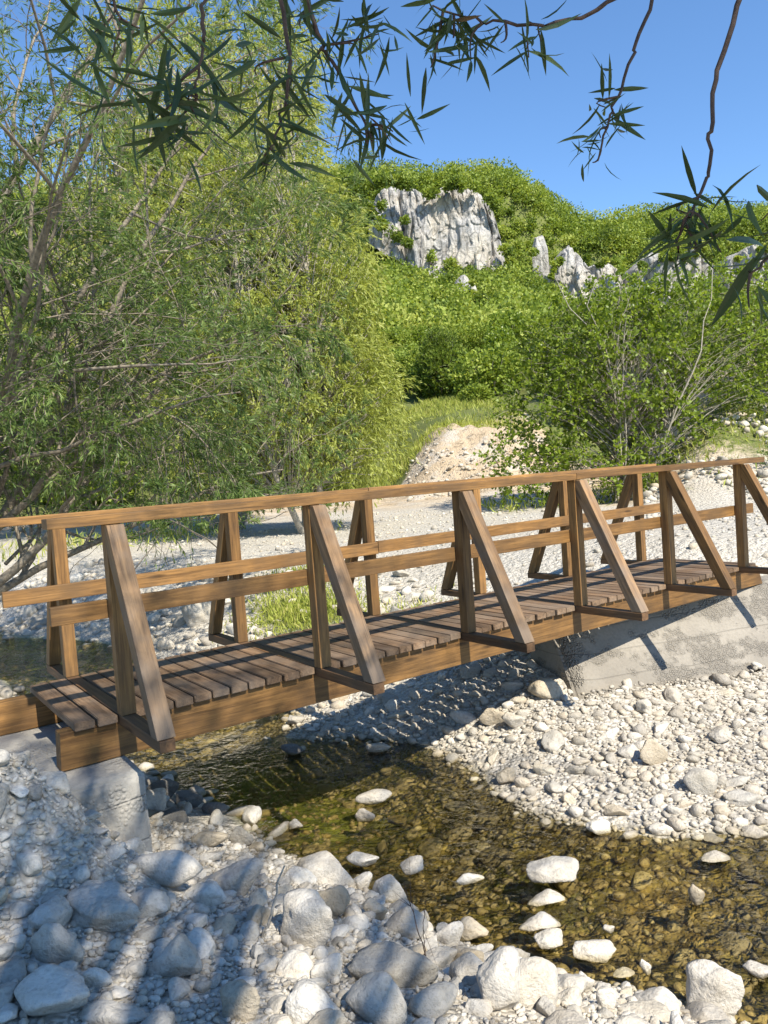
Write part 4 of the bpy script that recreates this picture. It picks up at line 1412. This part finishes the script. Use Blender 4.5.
CL = [
    ([(368, 197), (376, 181), (392, 176), (412, 183), (430, 192), (438, 183), (462, 181), (484, 190), (497, 206), (506, 236), (513, 264)], [(368, 208), (384, 226), (404, 240), (424, 248), (440, 260), (466, 270), (490, 275), (513, 272)], 141, 1, 'tall broad pale cliff with dark vertical streaks, highest rock face on the hill'),
    ([(453, 290), (458, 279), (466, 274), (474, 282), (479, 293)], [(453, 292), (466, 296), (479, 297)], 122, 3, 'small pale rock outcrop alone in the shrubs below the tall broad cliff'),
    ([(534, 252), (538, 237), (545, 234), (549, 246), (551, 264)], [(534, 284), (551, 284)], 140, 4, 'thin pale rock pillar right of the tall broad cliff'),
    ([(547, 284), (556, 262), (566, 247), (574, 238), (584, 250), (594, 263), (604, 258), (614, 254), (624, 268), (633, 286)], [(547, 294), (570, 299), (595, 306), (633, 308)], 139, 5, 'peaked tan and grey cliff right of the thin rock pillar'),
    ([(628, 290), (640, 264), (654, 252), (676, 257), (694, 249), (708, 256), (724, 270)], [(628, 304), (680, 309), (724, 298)], 138, 7, 'broad pale cliff behind the top of the large hazel bush'),
    ([(730, 278), (740, 251), (756, 244), (775, 246), (800, 250), (830, 262)], [(730, 288), (770, 296), (830, 290)], 139, 8, 'white cliff at the right end of the rock band')]
for c_ in CL: cliff(*c_)

# ------------------------------------------------------------------ wood of the upper hill: one mass of crowns
r = np.random.default_rng(99)
X = []
for y0, y1, n in ((80, 125, 1200), (125, 150, 1300), (148, 163, 1500), (160, 240, 1900)):
    y = r.uniform(y0, y1, n); x = r.uniform(-.75, .78, n) * y
    X.append(np.c_[x, y])
X = np.concatenate(X)
Hh = height(X[:, 0], X[:, 1])
Rr = (1.0 + 2.2 * r.random(len(X)) ** 1.7) * np.where(X[:, 1] > 158, 1.2, 1.0)
pu, pv, pdp = project(np.c_[X, Hh + Rr * .9])
keepm = np.ones(len(X), bool)
for top_, base_, dd, *_q in CL:
    ty_ = np.interp(pu, *zip(*top_)); by2 = np.interp(pu, *zip(*base_))
    ins = (pu > top_[0][0] + 1) & (pu < top_[-1][0] - 1) & (pv < by2 - 1) & (pv > ty_ - 1) & (X[:, 1] < dd + 5)
    ins &= r.random(len(X)) > .2
    keepm &= ~ins
X, Hh, Rr = X[keepm], Hh[keepm], Rr[keepm]
# scrub on the rims, ledges and feet of the cliffs
ex, eh, er = [], [], []
for top_, base_, dd, *_q in CL:
    w_ = top_[-1][0] - top_[0][0]
    for q in range(int(w_ * (.55 if w_ > 120 else .16))):
        qx = r.uniform(top_[0][0], top_[-1][0]); ty1 = np.interp(qx, *zip(*top_)); by1 = np.interp(qx, *zip(*base_))
        z_ = r.random() * (1 if w_ > 120 else .74)
        v_ = ty1 + 2 if z_ < .4 else (by1 + 1 if z_ < .75 else ty1 + (by1 - ty1) * r.uniform(.15, .9))
        if .75 <= z_ and abs((qx - top_[0][0]) / w_ - .5) < .22 + (.2 if w_ > 120 and qx > 436 else 0): continue
        g_ = at(qx, v_ + r.uniform(-1, 3), dd - .8)
        R_ = r.uniform(.5, 1.3) if w_ > 120 else r.uniform(.4, .9)
        ex.append(g_[:2]); eh.append(g_[2] - R_ * .7); er.append(R_)
X = np.concatenate([X, np.array(ex)]); Hh = np.concatenate([Hh, eh]); Rr = np.concatenate([Rr, er])
n, lob, k = len(X), 6, 34
lobc = unit(r.normal(size=(n, lob, 3))) * np.array([.62, .62, .5])
lobc[..., 2] += .75
cen = np.c_[X, Hh][:, None] + lobc * Rr[:, None, None]
dd = unit(r.normal(size=(n, lob, k, 3)) + np.array([0, -.1, .35]))
bpos = cen[:, :, None] + dd * (.52 * Rr)[:, None, None, None] * r.uniform(.75, 1.1, (n, lob, k, 1))
out = unit(dd * .5 + r.normal(size=dd.shape) * .8)
patch = fbm2(X[:, 0] * .05, X[:, 1] * .05, 61, 3)
tn_ = np.clip((.45 + .27 * patch)[:, None, None] + r.normal(0, .23, (n, 1, 1)) + r.normal(0, .11, (n, lob, 1)) + r.normal(0, .14, (n, lob, k)), 0, 1).ravel()
N = n * lob * k
V = leaf_quads(bpos.reshape(-1, 3), out.reshape(-1, 3), .52 * r.uniform(.6, 1.3, N), .19 * r.uniform(.7, 1.3, N), r)
wood_o = leaf_mesh('hillside_woods', V, tn_, M['leaf_hill'])
tag(wood_o, 'dense spring green scrub and woods covering the upper hill around the cliffs', 'woods', None, 'stuff')

# ------------------------------------------------------------------ grass
r = np.random.default_rng(31)
B, Lg = [], []


def tuft_area(n, fn, L):
    t, nn = fn(n)
    x, y = w2(t, nn)
    B.append(np.c_[x, y, height(x, y)]); Lg.append(np.full(n, L))


tuft_area(2900, lambda n: (r.normal(4.1, .34, n), r.normal(-5.2, .75, n)), .11)
tuft_area(900, lambda n: (r.normal(5.0, .3, n), r.normal(-6.6, .5, n)), .14)
tuft_area(1200, lambda n: (r.normal(4.0, .5, n), r.normal(-3.3, .3, n)), .10)
for n, (x0, x1), (y0, y1), L in ((26000, (-4, 7.5), (37, 62), .38), (9000, (8, 17), (18, 34), .28), (5000, (3, 9), (20, 27), .3), (3500, (-14, -4), (17, 26), .3)):
    x = r.uniform(x0, x1, n); y = r.uniform(y0, y1, n)
    kp = fbm2(x * .35, y * .35, 21, 3) + r.normal(0, .25, n) > (.0 if y0 > 30 else .25)
    x, y = x[kp], y[kp]
    B.append(np.c_[x, y, height(x, y)]); Lg.append(np.full(len(x), L))
B = np.concatenate(B); Lg = np.concatenate(Lg) * r.uniform(.5, 1.3, len(B))
d = unit(r.normal(size=(len(B), 3)) * .45 + np.array([0, 0, 1]))
V = leaf_quads(B, d, Lg, Lg * .045 + .004, r, .25)
g_o = leaf_mesh('grass', V, np.clip(r.normal(.5, .25, len(B)), 0, 1), M['leaf_grass'])
tag(g_o, 'short green grass on the far bank and the slope', 'grass', None, 'stuff')

# ------------------------------------------------------------------ the willow overhead, on the near bank
r = np.random.default_rng(12)
nb = np.array([1.6, -4.4, 0]); nb[2] = h1(nb[0], nb[1])
eyev = np.array([0, 0, EYE])
near = crown_tree('willow_tree', nb, [(1.1, 2.2, 6.7, 1.6, 1.5, 1.1), (2.3, 3.6, 6.6, 1.4, 1.3, 1.0), (.0, 1.6, 6.9, 1.3, 1.3, 1.1), (.9, 3.2, 6.0, 1.2, 1.2, .9), (1.6, 2.4, 7.6, 1.5, 1.5, .8)], 165, 11, .095, .0085, M['bark_dark'], M['leaf_near'],
                  'near willow whose dark leafy twigs hang down into the sky overhead', 'tree', 12, None, 1, .17, .2, .55, 6, .8, (.5, .2))
lines = []
for tip in ((-.4, 1.15, 4.5), (.35, 1.15, 4.4), (.9, .9, 4.2), (-1.0, 1.0, 4.6)):
    f = np.linspace(0, 1, 14)[:, None]
    st_ = nb + np.array([.25, .8, 3.0])
    p = st_ * (1 - f) + np.array(tip) * f + np.sin(f * PI) * np.array([0, 0, .7]) + np.cumsum(r.normal(size=(14, 3)) * .02, 0) * f
    lines.append((p - nb, .05 * (1 - .85 * f[:, 0])))
for l in lines: tubes('limb', [l], M['bark_dark'], near)


def hanging(path, clusters, r, rad=.0035):
    """path: (px, py, metres from the camera) down one twig; clusters: (px, py, dist, spread m, leaves, length)"""
    pts = [at(*p) for p in path]
    top = np.array([np.clip(pts[0][0] * .8, -1, .9), 1.05, 4.45])
    P_ = np.array([top, (top + pts[0]) / 2 + r.normal(size=3) * .05] + pts)
    f = np.linspace(0, len(P_) - 1, 40)
    i = np.minimum(f.astype(int), len(P_) - 2); w = (f - i)[:, None]
    w = w * w * (3 - 2 * w)
    S_ = P_[i] * (1 - w) + P_[i + 1] * w + r.normal(size=(40, 3)) * .0018
    o = tubes('hanging_twig', [(S_ - nb, np.linspace(rad * 1.3, rad * .4, 40))], M['bark_dark'], near)
    Vq, T, extra = [], [], []
    for px, py, dist, spr, n, L in clusters:
        c = at(px, py, dist)
        j = np.argmin(((S_ - c) ** 2).sum(1))
        k = np.linspace(0, 1, 6)[:, None]
        tip = c + np.array([0, 0, -.02])
        br = S_[j] * (1 - k) + tip * k + np.sin(k * PI) * r.normal(size=3) * .01
        if np.linalg.norm(tip - S_[j]) > .02: extra.append((br - nb, np.linspace(rad * .6, rad * .25, 6)))
        b = c + r.normal(size=(n, 3)) * spr * np.array([.8, .8, 1])
        d = unit(r.normal(size=(n, 3)) * .75 + np.array([0, 0, -.55]))
        # leaves are jointed to the twig: short stalk from the twig line
        LL = L * .82 * r.uniform(.5, 1.15, n)
        # each leaf as a folded, curved blade of six faces
        Vq.append(blade(b, d, LL, LL * .062 * r.uniform(.65, 1.1, n), r)); T.append(np.repeat(np.clip(r.normal(.45, .22, n), 0, .92) + (r.random(n) < .03) * .5, 8))
    for ex in extra: tubes('side_twig', [ex], M['bark_dark'], o)
    V = np.concatenate(Vq)
    leaf_mesh('leaves', V - nb, np.clip(np.concatenate(T), 0, 1), M['leaf_near'], o)


def blade(b, d, L, w, r):
    n = len(b)
    s = unit(np.cross(d, r.normal(size=(n, 3)))); nm = np.cross(d, s)
    curv = r.uniform(-.1, .55, n)[:, None]
    fs = np.array([0, .22, .5, .78, 1.0]); wf = np.array([.12, .85, 1.0, .62, .03])
    mid = [b + d * (L * f)[:, None] - nm * (L[:, None] * curv * f * f) for f in fs]
    quads = []
    fold = .35
    for i in range(4):
        for sg in (1, -1):
            a0 = mid[i] + s * sg * (w * wf[i])[:, None] + nm * fold * (w * wf[i])[:, None]
            a1 = mid[i + 1] + s * sg * (w * wf[i + 1])[:, None] + nm * fold * (w * wf[i + 1])[:, None]
            quads.append(np.stack([mid[i], a0, a1, mid[i + 1]], 1))
    return np.stack(quads, 1).reshape(-1, 3)


D1 = 1.25
hanging([(650, -30, D1), (600, 10, D1), (545, 25, D1), (484, 22, D1), (430, 8, D1)],
        [(452, 25, D1, .018, 22, .085), (470, 45, D1, .016, 14, .085), (440, 10, D1, .02, 18, .085), (430, 55, D1, .014, 9, .08), (528, 45, D1, .012, 9, .095), (540, 28, D1, .012, 6, .08), (500, 30, D1, .012, 7, .085)], r, .0042)
hanging([(660, -20, D1), (634, 50, D1), (612, 110, D1), (598, 160, D1)],
        [(606, 95, D1, .015, 11, .07), (600, 125, D1, .016, 14, .07), (592, 150, D1, .015, 12, .06), (612, 112, D1, .014, 8, .07)], r, .0036)
hanging([(745, -20, .95), (718, 70, .95), (710, 130, .95), (708, 175, .95), (690, 215, .95), (678, 238, .95)],
        [(688, 225, .95, .016, 20, .085), (700, 200, .95, .013, 12, .08), (676, 245, .95, .014, 12, .08), (720, 235, .92, .02, 6, .10)], r, .0034)
hanging([(300, -20, 1.15), (325, 50, 1.15), (350, 95, 1.15), (372, 140, 1.15)],
        [(366, 128, 1.15, .02, 24, .085), (345, 90, 1.15, .02, 18, .085), (318, 45, 1.15, .022, 18, .085), (300, 15, 1.15, .022, 18, .085), (392, 118, 1.15, .018, 16, .075), (352, 30, 1.15, .02, 14, .08), (378, 20, 1.15, .02, 16, .08)], r, .004)
hanging([(278, -20, 1.05), (290, 60, 1.05), (284, 110, 1.05), (272, 150, 1.05)],
        [(288, 75, 1.05, .02, 15, .085), (280, 120, 1.05, .02, 18, .085), (268, 150, 1.05, .018, 14, .085), (255, 60, 1.05, .02, 12, .085)], r, .0036)
hanging([(205, -20, .8), (203, 40, .8), (196, 95, .8)],
        [(196, 100, .8, .025, 18, .085), (160, 115, .8, .022, 18, .085), (180, 60, .8, .02, 12, .085), (140, 110, .8, .02, 10, .08)], r, .003)
hanging([(900, 120, .72), (820, 215, .7), (775, 255, .7), (752, 272, .7)], [(765, 250, .7, .012, 5, .085), (748, 285, .7, .012, 4, .09), (760, 200, .75, .012, 3, .08)], r, .003)
hanging([(100, -30, 1.1), (120, 20, 1.1), (110, 60, 1.1)], [(112, 40, 1.1, .025, 16, .085), (90, 20, 1.1, .02, 14, .085), (150, 20, 1.1, .02, 12, .085)], r, .003)

# ------------------------------------------------------------------ small dry twigs on the near bank
def dry_twig(px0, py0, px1, py1, label, r, rad=.006, side_n=0):
    p0 = ground_at(px0, py0)
    d0 = (p0 - eyev) @ CF
    p1 = at(px1, py1, d0 * .985)
    n = 12; f = np.linspace(0, 1, n)[:, None]
    pts = p0 * (1 - f) + p1 * f + np.cumsum(r.normal(size=(n, 3)) * .004, 0)
    ln = [(pts - p0, np.linspace(rad, rad * .45, n))]
    for _ in range(side_n):
        i = r.integers(3, 11)
        dd = unit(pts[-1] - pts[0] + r.normal(size=3) * .25)
        ln.append((pts[i] - p0 + dd * np.linspace(0, r.uniform(.06, .2), 6)[:, None], np.linspace(rad * .5, rad * .2, 6)))
    ob = tubes('dry_twig', ln, M['bark_dark'] if side_n else M['dry_stick'], None)
    ob.location = p0
    tag(ob, label, 'twig')


dry_twig(262, 938, 286, 872, 'upright dry grey stick poking out of the near bank rubble', r, .007)
dry_twig(430, 966, 405, 892, 'thin bare dark twig with side shoots standing at the water edge', r, .0026, 4)
dry_twig(424, 962, 430, 900, 'second bare dark twig at the water edge leaning toward the stream', r, .0022, 2)
